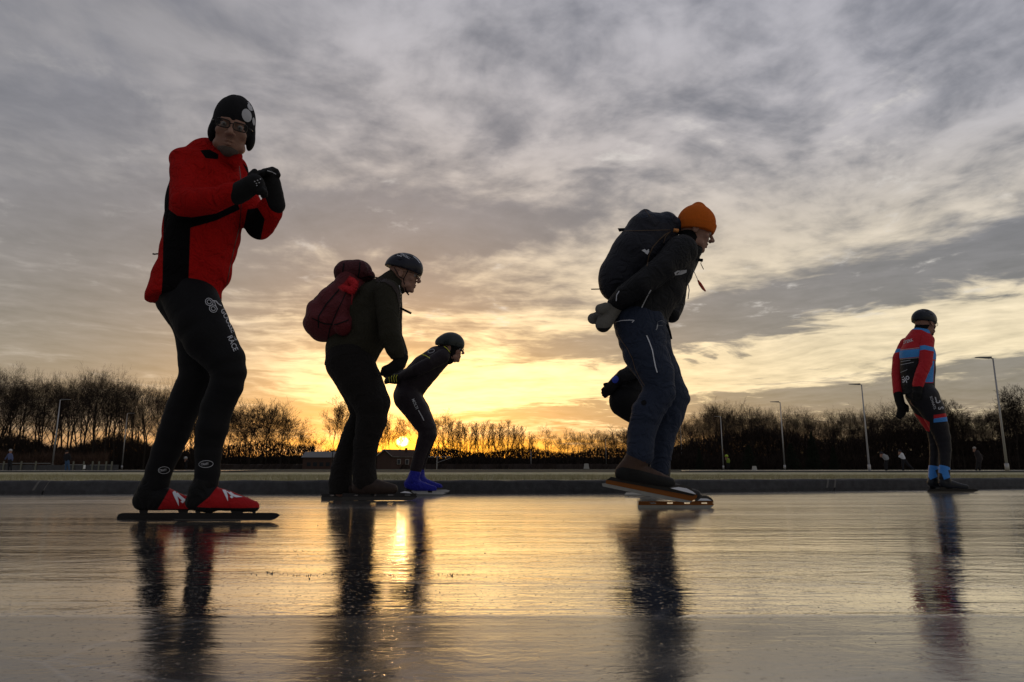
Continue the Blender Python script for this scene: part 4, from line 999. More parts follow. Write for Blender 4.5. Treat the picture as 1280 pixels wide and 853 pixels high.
t2 = p2.solid('trousers', [([(437, 450, 30, -.05), (451, 477, 27, -.07), (465, 505, 23, -.08), (464.5, 526, 19.5, -.08), (458, 553, 16, -.08), (455, 578, 14.5, -.08), (456.5, 600, 15.5, -.08)], 1.0),
        ([(434, 454, 27.5, .06), (447, 478, 25.5, .08), (454, 503, 21, .08), (450, 522, 13, .09), (443, 536, 13, .09), (434, 562, 12.5, .09), (427.5, 586, 14, .09), (425.5, 604, 15, .09), (426, 612, 15.5, .09)], 1.0)],
        DKT, h=.008, k=.022, disp=folds(.006, 20, 3.1), cuts=[((400, 619), (500, 616), -1)])
BOOT = mat('brown_leather_boot', (0.026, 0.015, 0.011), .5, grain=.3, gscale=30, bump=1, bscale=120)
b2 = p2.solid('boot', [([(456, 600, 13.5, -.08), (460, 607, 11.5, -.08), (478, 610, 8.5, -.08), (491, 611.5, 6.4, -.08)], 1.1), [(449, 609, 9.5, -.08), (470, 612, 7.5, -.08)]], BOOT, h=.006, k=.014, cuts=[((400, 616.8), (520, 616.8), -1)])
p2.solid('boot', [([(427, 608, 12, .09), (430, 612, 9, .09), (455, 614, 6.5, .09)], 1.1)], BOOT, h=.006, k=.014, cuts=[((400, 617), (520, 617), -1)])
g2 = p2.solid('glove', [[(501, 447, 9.5, -.16), (499, 455, 8.5, -.16), (491, 460, 7.5, -.15), (486, 462, 6, -.15)]] + fingers(485, 462, -.15, 172, 8.5, 10, 2.6, -9, .006, -70), GLOVE, h=.005, k=.006)
h2 = Head(p2, 505.5, 345, 0, (1, -.08, -.16), (0, 0, 1), 1.12, neck=(484, 365, 0))
p2.body(h2, .012); h2.eyes(p2.root); h2.glasses(p2.root, FRAME, LENSM, w=.022, h=.012, rim=.0014)
HELM = mat('navy_black_helmet', (0.006, 0.007, 0.016), .35, grain=.1, coat=.1)
hm2 = helmet(p2, h2, HELM, BLK)
stripe('helmet_stripe', [(496, 319), (502, 320.5)], 1.0, [hm2], REFL, hm2, step=1); stripe('helmet_stripe', [(516, 320), (521, 324), (525, 329)], .8, [hm2], REFL, hm2, step=1); stripe('helmet_stripe', [(521.5, 321.5), (525, 324), (528, 327)], 2.2, [hm2], PRINT, hm2, step=1)
lettering('lettering', 'SPECIALI', 500.2, 318.2, 3.6, 27, [hm2], REFL, hm2, squeeze=.95)
TUBEH = mat('grey_black_skate_frame', (0.03, 0.03, 0.034), .35, metal=.5)
def nordic(per, x0, x1, yt, ym, yb, d, m_frame, steel=None, th=.018, cap=None):
    """touring skate: top plate, perforated web, steel blade"""
    b = per.prism('skate_blade', [(x0 - .5, yb), (x0 - 1, ym), (x1 - 1, ym), (x1 - 3, (ym + yb) / 2), (x1 - 8, yb)], d, .0025, steel or STEEL)
    t_ = MB(); hh = ym - yt
    per.prism('', [(x0, yt), (x1 - 2, yt), (x1 + .5, yt + hh * .3), (x0, yt + hh * .3)], d, th, None, mb=t_)
    per.prism('', [(x0, yt + hh * .7), (x1, yt + hh * .7), (x1 - 1, ym + .3), (x0, ym + .3)], d, th * .7, None, mb=t_)
    n = 13
    for i in range(n):
        if i % 3 == 2: continue
        a = x0 + (x1 - x0 - 2) * i / n; per.prism('', [(a, yt), (a + (x1 - x0) / n, yt), (a + (x1 - x0) / n, ym), (a, ym)], d, th * .6, None, mb=t_)
    f_ = t_.build('skate_frame', m_frame, b)
    if cap:
        per.prism('toe_cap', cap, d, th * 2.6, mat('black_toe_cap', (0.02, 0.02, 0.024), .3, coat=.15), b)
    return b
nordic(p2, 402, 470, 617.4, 621.4, 625.4, .09, TUBEH, DSTEEL)
nordic(p2, 428, 522, 616.8, 621.2, 625.6, -.08, TUBEH, DSTEEL, cap=[(497, 617.4), (502, 613.4), (508, 612.6), (514, 614.2), (520, 618.6), (517, 618.6)])
p2.prism('toe_cap_edge', [(500, 616), (506, 614.2), (511, 614.8), (515, 617)], -.11, .01, REFL)
# maroon backpack: a thing of its own, on his back
k2 = Person(420, 400, 'maroon backpack with a bright red side pocket on the back of the olive jacket man', name='backpack', cat='backpack', Y0=p2.Y0)
MAR = mat('maroon_pack_cloth', (0.095, 0.014, 0.018), .7, grain=.3, gscale=40, bump=1.2, bscale=200, folds=.7, masks=(('bright_pocket', (0.34, 0.010, 0.014), 1.0), ('side_pocket', (0.10, 0.010, 0.013), 2.0)))
bag = k2.solid('bag', [([(437, 353, 16, 0), (431, 368, 20, 0), (404, 392, 20, 0), (404.5, 403.5, 24, 0)], 1.6), ([(440, 360, 19, 0), (426, 392, 27, 0), (432, 404, 24, 0)], 1.4), ([(404, 404, 22, 0), (418, 410, 19, 0)], 1.5)], MAR, h=.008, k=.03, disp=folds(.017, 15, 5.0), ells=[(428, 408, -.20, 11, 12, 13, 20), (424, 384, -.19, 10, 8, 14, 35)],
        masks={'bright_pocket': [[(422, 359), (430, 354), (437, 345), (443, 348), (449, 352), (444, 364), (436, 366), (428, 364)]], 'side_pocket': [[(417, 398), (432, 404), (445, 412), (440, 424), (420, 420)]]})
lid = k2.solid('lid', [([(434, 342.5, 17, 0), (449, 341, 16, 0), (461, 345, 7.5, 0)], 1.5)], mat('dark_maroon_lid', (0.060, 0.013, 0.017), .75, grain=.3, gscale=50, folds=.8, bump=1), h=.007, k=.02, disp=folds(.015, 19, 6.0), cuts=[((410, 360), (470, 353), -1)])
k2.solid('side_pouch', [([(440, 352, 5, -.17), (444, 357, 4.5, -.18), (440, 365, 4, -.18)], 1.0), [(430, 360, 4, -.17), (437, 363, 5, -.18)]], mat('bright_red_cloth', (0.42, 0.014, 0.020), .8, folds=1.0), h=.005, k=.012, disp=folds(.004, 40, 1))
k2.cord('compression_cord', [(417, 352, -.03), (405, 362, -.05), (393.5, 373, -.03), (391, 376, 0)], .0045, BLK)
k2.cord('compression_cord', [(420, 353, .05), (407, 364, .05), (396, 374, .03)], .0035, BLK)
k2.cord('haul_strap', [(462, 346, -.05), (470, 347, -.06), (482, 349.5, -.08)], .005, BLK)
k2.cord('red_pull', [(440, 360, -.19), (440, 372, -.20), (439.5, 381, -.20)], .003, mat('red_tape', (0.3, 0.015, 0.02), .6))
stripe('shoulder_strap', [(470, 350), (482, 350.5), (491, 356), (498, 366), (501, 380), (501, 392)], 5.0, [j2], mat('strap_webbing', (0.028, 0.020, 0.018), .7), k2.root, off=.008)
stripe('strap_piping', [(499, 357), (501, 366), (504.5, 376)], 1.0, [j2], REFL, k2.root, off=.010)
k2.cord('strap_end', [(500, 385, -.10), (507, 388.5, -.12), (514, 392, -.12)], .009, BLK, n=4)
k2.cord('strap_buckle', [(507, 364, -.03), (511, 369, -.03)], .006, BLK)
for pl_, w_ in (([(424, 362), (408, 380), (398, 396), (398, 410)], 1.6), ([(390, 398), (405, 405), (420, 406), (436, 400)], 1.4), ([(436, 358), (428, 376), (420, 392), (412, 412), (410, 424)], 1.3)):
    stripe('pack_strap', pl_, w_, [bag], BLK, bag, .006)
stripe('lid_strap', [(430, 329), (428, 342), (430, 356)], 1.6, [lid], BLK, lid, .006); stripe('lid_seam', [(418, 345), (434, 348), (452, 348), (464, 345)], 1.0, [lid], BLK, lid, .004)
stripe('lid_strap', [(450, 328), (449, 340), (446, 353)], 1.6, [lid], BLK, lid, .006)
# ------------------------------------------------------------------ 3. the low skater with blue overshoes
p3 = Person(528, 619.6, 'deeply bent skater in a dark suit and bright blue overshoes, hands behind the back')
SUIT = mat('dark_race_suit', (0.014, 0.009, 0.013), .6, grain=.2, folds=.3)
s3 = p3.solid('race_suit', [([(556, 443, 12.5, 0), (547, 448, 15.5, 0), (532, 461, 18.5, 0), (517, 478, 19, 0), (509, 495, 17.5, 0)], 1.1),
        ([(553, 446, 9.5, -.14), (537, 455, 8.5, -.19), (521, 463, 8, -.20), (500, 472, 5.6, -.10)], 1.0), ([(553, 446, 9.5, .14), (523, 462, 8, .19), (499, 470, 5.6, .06)], 1.0),
        ([(509, 498, 17, -.07), (521, 515, 15, -.08), (533, 535, 11.8, -.08), (534, 543, 11.3, -.08), (530, 553, 9.6, -.08), (525, 568, 8.2, -.08), (520, 586, 7.6, -.08)], 1.0),
        ([(511, 497, 16.5, .08), (523, 514, 14.5, .10), (535, 536, 11, .12), (536, 543, 10.5, .14), (533, 555, 8.8, .16), (528, 570, 7.6, .19), (524, 585, 7, .20)], 1.0)],
        SUIT, h=.0085, k=.02, disp=folds(.0025, 30, 1.1))
BLUE = mat('bright_blue_overshoe', (0.010, 0.013, 0.27), .5, grain=.15, folds=.9)
for dx_, dy_, d_ in ((0, 0, -.08), (7, -2.6, .20)):
    p3.solid('overshoe', [([(519 + dx_ * .6, 592 + dy_, 7.4, d_), (516.5 + dx_, 600 + dy_, 7.8, d_), (522 + dx_, 606.5 + dy_, 6.6, d_), (534 + dx_, 609.6 + dy_, 4.8, d_), (542.5 + dx_, 611.2 + dy_, 3.6, d_)], 1.0), [(511.5 + dx_, 605 + dy_, 6.6, d_), (522 + dx_, 608 + dy_, 6.5, d_)]], BLUE, h=.006, k=.012, cuts=[((480, 613.4 + dy_), (560, 613.4 + dy_), -1)])
    WHT = mat('pale_blade_tube', (0.40, 0.41, 0.44), .35, metal=.5)
    Q_ = lambda pts: [(x + dx_ * .8, y + dy_) for x, y in pts]
    skate(p3, Q_([(497, 620), (496, 618), (499, 617), (554, 617), (556, 617.4), (551, 620)]), Q_([(497, 617.6), (500, 615.2), (552, 614.8), (557, 616.2), (554, 618)]), [Q_([(508, 611), (515, 611), (514, 616), (509, 616)]), Q_([(534, 611), (541, 611), (540, 616), (535, 616)])], d_, WHT, .014)
g3m = mat('black_glove_yellow_ribs', (0.008, 0.008, 0.007), .7)
g3 = p3.solid('glove', [[(500, 472, 6, -.10), (494, 474, 6.6, -.09), (489, 474, 5.5, -.08)]] + fingers(489, 474, -.08, 190, 7.5, 9, 2.3, -14, .006, 70), g3m, h=.005, k=.006)
p3.solid('glove', [[(499, 469, 6, .06), (493, 469, 6, .02), (488, 469, 5, .0)]] + fingers(487, 469, .0, 176, 8, 8, 2.2, 10, .004, -70), g3m, h=.005, k=.006)
YEL = mat('yellow_piping', (0.55, 0.55, 0.05), .6)
for i in range(4): stripe('glove_rib', [(487.5 + i * 3, 468.5), (486 + i * 3, 472), (487 + i * 3, 478)], .8, [g3], YEL, g3, step=1)
stripe('suit_piping', [(526.5, 443), (532, 444.5), (537.5, 448)], 1.0, [s3], YEL, s3, step=1); stripe('collar_piping', [(555, 433), (559, 436), (563, 441)], .9, [s3], YEL, s3, step=1)
stripe('suit_badge', ellpoly(539, 439, 4.2, 2.2, -18) + [ellpoly(539, 439, 4.2, 2.2, -18)[0]], .7, [s3], PRINT, s3, step=1)
lettering('lettering', 'MOLTI', 514.5, 499.5, 5.2, 67, [s3], PRINT, s3, squeeze=.9); stripe('leg_print', [(523, 513), (527, 520), (530, 526)], 1.2, [s3], PRINT, s3)
h3 = Head(p3, 564.5, 437, 0, (1, -.08, -.10), (0, 0, 1), .98, neck=(552, 448, 0))
p3.body(h3, .012); h3.eyes(p3.root); h3.glasses(p3.root, FRAME, LENSM, w=.024, h=.013, rim=.0016)
p3.solid('balaclava', [([(560, 446, 9.5, 0), (563, 441, 11, 0), (566, 436, 11, 0)], 1.0), [(562, 446, 9.5, 0), (569, 445, 5.5, 0)]], BLKW, h=.006, k=.012, limb=False)
hm3 = helmet(p3, h3, mat('dull_green_black_helmet', (0.018, 0.024, 0.024), .4, coat=.15), BLK, vents=False, r=(.098, .128, .108), plane=(.022, -.05), point=1)
# ------------------------------------------------------------------ 4. the man in the orange hat
p4 = Person(845, 636.4, 'man in an orange knitted hat and navy trousers bent forward, hands behind his back')
BJK = mat('black_shell_jacket', (0.0055, 0.006, 0.008), .65, grain=.25, gscale=50, bump=1, bscale=200, folds=.7)
NVT = mat('navy_ski_trousers', (0.017, 0.025, 0.048), .7, grain=.3, gscale=70, bump=1.2, bscale=260, folds=.9)
j4 = p4.solid('jacket', [([(852, 316, 18, 0), (840, 335, 28, 0), (822, 362, 32, 0), (803, 386, 34, 0), (800, 410, 34, 0)], 1.15),
        ([(852, 313, 20.5, -.15), (828, 336, 17.5, -.22), (801, 356, 16, -.24), (782, 369, 13.5, -.20), (769, 381, 11, -.12)], 1.0),
        ([(858, 322, 17, .15), (848, 352, 12.5, .19), (845, 378, 11.5, .18), (840, 394, 10.5, .10)], 1.0),
        ([(856, 309, 17, 0), (866, 312, 12.5, 0)], 1.0), ([(862, 326, 10, 0), (866, 318, 9, 0)], 1.0)],
        BJK, h=.008, k=.022, disp=folds(.007, 18, 4.0), cuts=[((762, 399), (836, 409), -1)])
t4 = p4.solid('trousers', [([(800, 406, 33, -.05), (806, 440, 28, -.08), (820, 467, 23.5, -.10), (824.5, 490, 20.5, -.10), (809, 516, 20, -.09), (802.5, 540, 18, -.08), (800, 567, 17.5, -.08)], 1.0),
        ([(806, 406, 30, .06), (812, 440, 28.5, .08), (826, 468, 24, .10), (841.5, 497, 20.5, .11), (836, 519, 19, .10), (829, 545, 15.5, .10), (826, 572, 12.5, .10), (826, 590, 12, .10)], 1.0)],
        NVT, h=.008, k=.02, disp=folds(.0075, 24, 2.0, (1, 1, 1.1)), cuts=[((760, 572), (900, 598), -1)], ells=[(800, 404, 0, 33, 37, 16, -8)])
p4.solid('trouser_leg_cuff', [[(829, 548, 15, .10), (826, 572, 13, .10), (825, 590, 13, .10)]], NVT, h=.008, k=.02, disp=folds(.006, 26, 3.0), parent=t4, cuts=[((760, 593), (900, 595), -1)], limb=False)
b4m = mat('brown_hiking_boot', (0.050, 0.026, 0.016), .6, grain=.35, gscale=25, bump=1.5, bscale=120, masks=(('dark_rand', (0.006, 0.006, 0.006), .6),))
b4 = p4.solid('boot', [([(798, 572, 15, -.08), (789, 586, 15, -.08), (802, 594, 13.5, -.08), (822, 600, 10.5, -.08), (837, 604.5, 7.6, -.08)], 1.0), [(781, 592, 12.5, -.08), (805, 598, 10.5, -.08)]],
        b4m, h=.006, k=.016, disp=folds(.0015, 40, 1), cuts=[((760, 597.2), (850, 612), -1)], masks={'dark_rand': [[(760, 590), (778, 584), (800, 588), (822, 594), (850, 600), (850, 620), (760, 605)]]})
ORL = mat('orange_lace', (0.55, 0.07, 0.03), .6)
stripe('lace', [(801, 573.5), (809, 574.5), (815, 579), (820, 584), (824, 589)], 1.6, [b4], ORL, b4, step=1.5)
for i in range(3): stripe('lace', [(806 + i * 5, 577.5 + i * 4.2), (812 + i * 4.5, 575.5 + i * 4.4)], .9, [b4], ORL, b4, step=1.5)
p4.solid('boot', [([(826, 588, 12.5, .10), (824, 606, 12, .10), (838, 613, 10.5, .10), (858, 617, 8, .10), (870, 619, 6.5, .10)], 1.0)], mat('dark_boot', (0.018, 0.017, 0.018), .5, grain=.3, gscale=30), h=.006, k=.016, cuts=[((780, 626), (900, 626), -1)])
AMB = mat('amber_skate_frame', (0.15, 0.048, 0.007), .35, metal=.3, grain=.15, gscale=20)
# near skate, tilted
bl = p4.prism('skate_blade', [(752.3, 604.6), (758, 603.8), (865, 625.6), (864, 628.2), (857, 628.3), (840, 626.2), (753.4, 608.2)], -.08, .0025, STEEL)
p4.prism('skate_frame', [(757.4, 600.6), (763, 598.6), (800, 605.2), (850, 614.5), (871.6, 618.5), (871, 622.4), (865, 626.6), (800, 613.4), (757.2, 604.6)], -.08, .016, AMB, bl)
p4.prism('top_plate', [(757.6, 600.4), (764, 596.2), (800, 602), (848, 610.4), (869, 617.6), (867, 620.4), (800, 607.4), (763, 600.6)], -.08, .034, TUBE, bl)
p4.prism('toe_cap', [(836, 609.6), (845, 606.4), (854, 606), (863, 609.6), (869.5, 615.6), (871.6, 619), (850, 614.6)], -.08, .055, mat('black_toe_cap', (0.02, 0.02, 0.024), .3, coat=.15), bl)
p4.prism('toe_cap_edge', [(838, 610.4), (848, 609), (858, 610.6), (866, 614.6), (870, 618.2), (862, 616.4), (848, 613)], -.112, .006, REFL, bl)
bl2 = nordic(p4, 798, 893, 626.8, 631.4, 636.6, .10, AMB, th=.018, cap=[(868, 626.8), (871, 621.6), (877, 619.2), (884, 619.8), (890, 623.4), (892, 626.8)])
p4.prism('toe_cap_edge', [(872, 626), (876, 623.2), (884, 623.4), (889.5, 626)], .07, .006, REFL, bl2)
MIT = mat('grey_knit_mitten', (0.15, 0.145, 0.13), .95, grain=.35, gscale=120, bump=2.5, bscale=400, masks=(('dark_palm', (0.014, 0.013, 0.013), .6),))
p4.solid('mitten', [[(769, 383, 10, -.12), (763, 393, 9.5, -.12), (756, 403, 10.5, -.12), (754, 406, 10, -.12)], [(764, 388, 7, -.12), (757, 385, 6.8, -.15), (750, 386.5, 6.2, -.16)]], MIT, h=.005, k=.010, disp=folds(.002, 60, 1), masks={'dark_palm': [[(738, 410), (756, 410.5), (770, 408), (770, 425), (738, 425)]]})
p4.solid('mitten', [[(768, 386, 9, .02), (756, 393, 8, 0), (746, 398, 7.8, -.02), (741.5, 398.5, 7, -.03)]], MIT, h=.005, k=.010, disp=folds(.002, 60, 2), masks={'dark_palm': [[(738, 410), (756, 410.5), (770, 408), (770, 425), (738, 425)]]})
h4 = Head(p4, 868.5, 289.5, 0, (1, -.06, -.34), (0, 0, 1), 1.08, neck=(856, 312, 0))
p4.body(h4, .012); h4.eyes(p4.root)
p4.solid('neck_gaiter', [([(861, 312, 14, 0), (862, 303, 14.5, 0), (862, 296, 14, 0)], 1.0), [(868, 306, 11, 0), (873, 312, 6.5, 0)]], BLKW, h=.006, k=.012, limb=False)
ORG = mat('orange_knit', (0.62, 0.135, 0.012), .95, grain=.25, gscale=160, bump=3, bscale=420)
beanie(p4, h4, ORG, r=(.102, .112, .112), c=(0, -.006, .050), plane=(-.004, .17), knob=True, cuff=True)
lt = [j4, t4]
decal('reflective_patch', [[(843, 341), (847, 338.5), (858.5, 337.5), (858, 341), (852, 343.5), (844, 344.6)]], [j4], PRINT, j4, .006)
stripe('zip', [(813.7, 362.6), (808, 373), (801.8, 385.5)], 1.2, [j4], PRINT, j4, .003); stripe('cuff_piping', [(774, 364), (770.8, 369), (770.3, 376.5)], 1.2, [j4], REFL, j4, .003)
stripe('pocket_piping', [(769.5, 403), (776, 401), (786, 400.3), (793, 400.6), (790, 403.4)], .9, [j4, t4], REFL, t4, .004)
stripe('leg_zip', [(808.3, 419.5), (812, 428), (815.5, 438), (817.5, 449), (819.5, 459), (821.6, 465.8)], 1.3, [t4], REFL, t4)
stripe('seam', [(770, 413), (776, 425), (784, 436), (790.5, 449), (794, 462), (800, 474), (805.5, 482)], .7, [t4], mat('brown_piping', (0.14, 0.09, 0.06), .6), t4)
decal('knee_patch', [ellpoly(804.8, 503.5, 3.6, 3.4, 0, 10)], [t4], BLK, t4)
p4.cord('whistle_cord', [(866.5, 337, -.10), (869, 343, -.10), (872.5, 350.6, -.10)], .002, PRINT)
p4.cord('whistle', [(872.3, 350.4, -.10), (875, 355, -.10), (879, 361, -.10), (882, 364.4, -.10)], [.004, .0095, .0085, .004], mat('red_whistle', (0.42, 0.045, 0.020), .4), n=8)
p4.cord('hood_toggle', [(873, 325, -.04), (878.5, 325.6, -.05)], .010, BLK, n=8); p4.cord('hood_cord', [(877, 325, -.05), (876, 330, -.05), (879.5, 337, -.05)], .0025, BLK)
p4.cord('hanging_strap', [(860, 354, -.05), (861.5, 363, -.06), (860, 374, -.06)], .003, PRINT); p4.cord('belt_strap', [(834, 406, -.08), (837, 414, -.10), (839.5, 424, -.10)], .007, BLK, n=4)
c_ = [(821.5, 403), (827, 400.6), (831.5, 403.6), (828, 407), (822.5, 407.5), (821.5, 403)]
p4.cord('carabiner', [(x, y, -.20) for x, y in c_], .0025, STEEL); p4.cord('key_cord', [(822, 406, -.20), (821, 411, -.20), (819, 414, -.19)], .003, PRINT)
# his pack
k4 = Person(790, 340, 'large dark blue roll-top backpack with a small white emblem carried by the orange hat man', name='backpack', cat='backpack', Y0=p4.Y0)
NVP = mat('navy_black_pack_cloth', (0.011, 0.012, 0.019), .65, grain=.3, gscale=40, bump=1.2, bscale=200, folds=.8)
pk = k4.solid('bag', [([(807, 291, 26, 0), (796, 319, 34, 0), (777, 345, 28.5, 0), (775, 351, 28, 0)], 1.1), ([(836, 285, 15, 0), (818, 302, 24, 0)], 1.15)], NVP, h=.008, k=.03, disp=folds(.007, 16, 7.0))
rt = k4.solid('roll_top', [([(806, 286, 21, 0), (831, 281, 15.5, 0), (842, 283, 10.5, 0)], 1.25), [(804.8, 261.5, 1.6, -.02), (806.5, 269, 8.5, -.02), (809, 280, 16, 0)]], mat('navy_pack_lid', (0.013, 0.018, 0.032), .6, grain=.3, gscale=40, folds=1.0, bump=1), h=.007, k=.018, disp=folds(.010, 19, 3.0), cuts=[((770, 290), (850, 289), -1)])
k4.prism('grab_tab', [(772, 285.5), (781, 285.2), (780, 289), (774, 290)], 0, .05, BLK)
TAN = mat('tan_webbing', (0.09, 0.06, 0.038), .7)
stripe('strap', [(838.6, 289.5), (832, 293), (824, 300), (816, 309), (811, 320), (808.7, 333)], 1.3, [pk, rt, j4], TAN, k4.root, .006); stripe('strap', [(838, 289.5), (832, 296), (829.5, 304)], .9, [pk, rt, j4], TAN, k4.root, .006)
stripe('seam_tape', [(780, 288.8), (800, 288.4), (820, 288), (838, 287.5)], .8, [pk, rt], TAN, k4.root, .005)
k4.cord('buckle', [(842, 288, -.12), (848, 289, -.12)], .012, mat('gap_lit_buckle', (0.55, 0.22, 0.06), .5), n=6)  # pale buckle; the orange light in the gap here is put into its colour
k4.cord('side_strap', [(752, 361.5, -.02), (739, 361.8, -.02)], .0035, TAN)
decal('emblem', [[(802, 313), (806, 311.5), (808, 313.5), (811, 311.5), (811.5, 315), (809.5, 318.5), (807, 317), (805.5, 315.5)]], [pk], REFL, pk, .004)
stripe('pack_seam', [(826, 283), (812, 270), (806, 262)], .6, [rt], TAN, k4.root, .003)
# ------------------------------------------------------------------ 5. the racer in red, black and blue
p5 = Person(1188, 615.8, 'racer in a red, blue and black jersey and dark tights gliding upright')
JR = mat('red_blue_black_jersey', (0.42, 0.012, 0.020), .6, grain=.12, folds=.35, masks=(('black_part', (0.006, 0.006, 0.008), .25), ('blue_part', (0.05, 0.25, 0.62), .25)))
j5 = p5.solid('jersey', [([(1149, 422, 15, 0), (1148, 430, 19.5, 0), (1147, 444, 23.5, 0), (1147, 462, 23, 0), (1147.5, 482, 21.5, 0), (1148, 500, 20, 0)], .92), ([(1152, 420, 11, 0), (1154, 413.5, 8.6, 0)], 1.0)],
        JR, h=.008, k=.02, disp=folds(.003, 26, 6), cuts=[((1125, 495), (1172, 483), -1)],
        masks={'black_part': [[(1112, 450), (1121, 449), (1149, 446.5), (1158, 446.5), (1157, 462), (1154, 479), (1180, 479), (1180, 505), (1112, 505)], [(1168.3, 451), (1175, 449), (1175, 485), (1166.5, 485)]],
               'blue_part': [[(1112, 443), (1123, 438.6), (1149, 436), (1164, 437), (1176, 438), (1176, 450.5), (1165, 449.5), (1149, 446), (1123, 448.5), (1112, 452)], [(1140, 405), (1166, 405), (1166, 417.5), (1160, 416.5), (1152, 412.5), (1140, 412)], [(1160, 452), (1168, 451), (1166.5, 478), (1155, 478), (1157, 462)]]})
JS = mat('red_sleeve', (0.42, 0.012, 0.020), .6, grain=.12, folds=.35, masks=(('blue_part', (0.05, 0.25, 0.62), .25),))
p5.solid('sleeve', [([(1158, 426, 10.5, -.10), (1158, 440, 9.2, -.15), (1157, 454, 8.6, -.17), (1151, 469, 8.0, -.17), (1147.5, 481, 7.5, -.15)], 1.0)], JS, h=.0065, k=.01, disp=folds(.003, 45, 1), parent=j5, masks={'blue_part': [[(1145, 433.2), (1156, 431.6), (1172, 435.5), (1172, 440.5), (1156, 437.2), (1145, 438.8)]]})
p5.solid('sleeve', [([(1133, 430, 9, .12), (1124, 448, 8.5, .14), (1122, 468, 8, .14), (1122.5, 492, 6.2, .10)], 1.0)], JS, h=.0065, k=.01, disp=folds(.003, 45, 2), parent=j5, masks={'blue_part': [[(1100, 438), (1126, 436), (1126, 440), (1100, 444)]]})
lettering('lettering', 'STERK', 1129.0, 430.4, 5.2, -17, [j5], REFL, j5, .004, squeeze=.9)
for a_, b_ in (((1122.5, 437.9), (1149, 434.9)), ((1122, 449.6), (1149, 447.2)), ((1124, 456.6), (1142, 453.0)), ((1124, 452.5), (1138, 450.4)), ((1124, 466.5), (1134, 462.2))): stripe('jersey_print', [a_, b_], .55, [j5], PRINT, j5, .003, 3)
lettering('lettering', 'Sjo', 1128.4, 479.0, 10.5, -32, [j5], REFL, j5, .004, squeeze=.85)
T5 = mat('black_bib_tights', (0.008, 0.008, 0.012), .55, grain=.15, folds=.2, masks=(('red_band', (0.40, 0.012, 0.020), .25), ('blue_band', (0.05, 0.22, 0.58), .25)))
t5 = p5.solid('tights', [([(1150, 489, 19.5, -.02), (1156, 497, 19, -.06), (1165, 512, 16.4, -.07), (1173, 532, 13, -.07), (1178, 547, 10.8, -.07), (1181, 562, 8.6, -.07), (1181, 588, 6.8, -.07)], 1.0),
        ([(1149, 494, 18, .05), (1156, 514, 14, .07), (1166, 537, 8.6, .08), (1168, 552, 7.0, .08), (1168, 568, 6.4, .08), (1167, 588, 6.0, .08)], 1.0)], T5, h=.0075, k=.018, disp=folds(.0015, 30, 1),
        masks={'red_band': [[(1167, 519), (1190, 515.5), (1190, 521), (1167, 523.5)], [(1140, 515), (1162, 528), (1162, 540), (1150, 536)]], 'blue_band': [[(1167, 523.6), (1192, 520), (1192, 526), (1167, 528.5)]]})
lettering('lettering', 'L5', 1168.4, 495.5, 13.5, 78, [t5], PRINT, t5, .004, squeeze=.75); lettering('lettering', 'S', 1172.5, 509.0, 9.5, 80, [t5], PRINT, t5, .004, squeeze=.9)
lettering('lettering', 'SCHAATS', 1162.2, 496.0, 4.4, 72, [t5], PRINT, t5, .004, squeeze=.9)
B5 = mat('blue_black_skate_boot', (0.007, 0.009, 0.014), .4, grain=.1, masks=(('blue_ankle', (0.04, 0.20, 0.55), .4),))
for ch, m_, cu_ in (([(1180.5, 585, 7.4, -.07), (1180.5, 597, 7.6, -.07), (1184, 604, 6.4, -.07), (1198, 607.4, 4.6, -.07), (1208, 609, 3.4, -.07)], [[(1170, 580), (1190, 580), (1190, 587), (1185, 588), (1188, 597), (1180, 600), (1177, 592), (1170, 590)]], 611.2),
                    ([(1167, 585, 6.6, .08), (1166.5, 598, 6.6, .08), (1170, 605, 5.6, .08), (1184, 608, 4.0, .08), (1192, 609, 3.0, .08)], [[(1155, 580), (1174, 580), (1174, 586), (1169, 588), (1172, 596), (1163, 600), (1155, 590)]], 610)):
    p5.solid('skate_boot', [ch, [(ch[1][0] - 1.5, 604, 6.4, ch[0][3]), (ch[2][0] + 4, 607, 5, ch[0][3])]], B5, h=.0055, k=.01, cuts=[((1150, cu_), (1230, cu_), -1)], masks={'blue_ankle': m_})
skate(p5, [(1160, 616), (1158.6, 614.4), (1161, 613.4), (1220, 613.4), (1223, 613.8), (1216, 616)], [(1158.5, 614.6), (1161, 611.8), (1218, 611.4), (1224, 612.8), (1221, 614.4)], [[(1174, 609), (1183, 609), (1182, 613), (1175, 613)], [(1196, 609.5), (1204, 609.5), (1203, 613), (1197, 613)]], -.07)
skate(p5, [(1160, 615), (1161, 612.6), (1204, 612.4), (1200, 615)], [(1159.5, 613.6), (1162, 611.2), (1200, 611), (1206, 612.4), (1203, 613.6)], [[(1162, 608), (1170, 608), (1169, 612), (1163, 612)], [(1180, 609), (1187, 609), (1186, 612), (1181, 612)]], .08)
p5.solid('glove', [[(1147.5, 481, 7, -.15), (1147, 488, 6.2, -.15), (1147.5, 492, 5.4, -.16)]] + fingers(1147.5, 493, -.165, 84, 8, 9, 2.3, 16, .004, 60), GLOVE, h=.005, k=.006)
p5.solid('glove', [[(1122.5, 492, 6.2, .10), (1124.5, 501, 6.2, .09), (1127, 509, 5.8, .08)]] + fingers(1127.5, 511, .08, 88, 12, 9.5, 2.5, 10, .0, -55), GLOVE, h=.005, k=.006)
h5 = Head(p5, 1157, 406, 0, (.93, .30, -.03), (0, 0, 1), .98, neck=(1152, 420, 0))
p5.body(h5, .012); h5.eyes(p5.root); h5.glasses(p5.root, mat('clear_frame', (0.3, 0.3, 0.3), .3), LENSM, w=.026, h=.017, rim=.0016)
p5.solid('balaclava', [([(1152, 411, 9.5, 0), (1155, 405, 10.5, 0)], 1.0)], BLKW, h=.006, k=.012, limb=False)
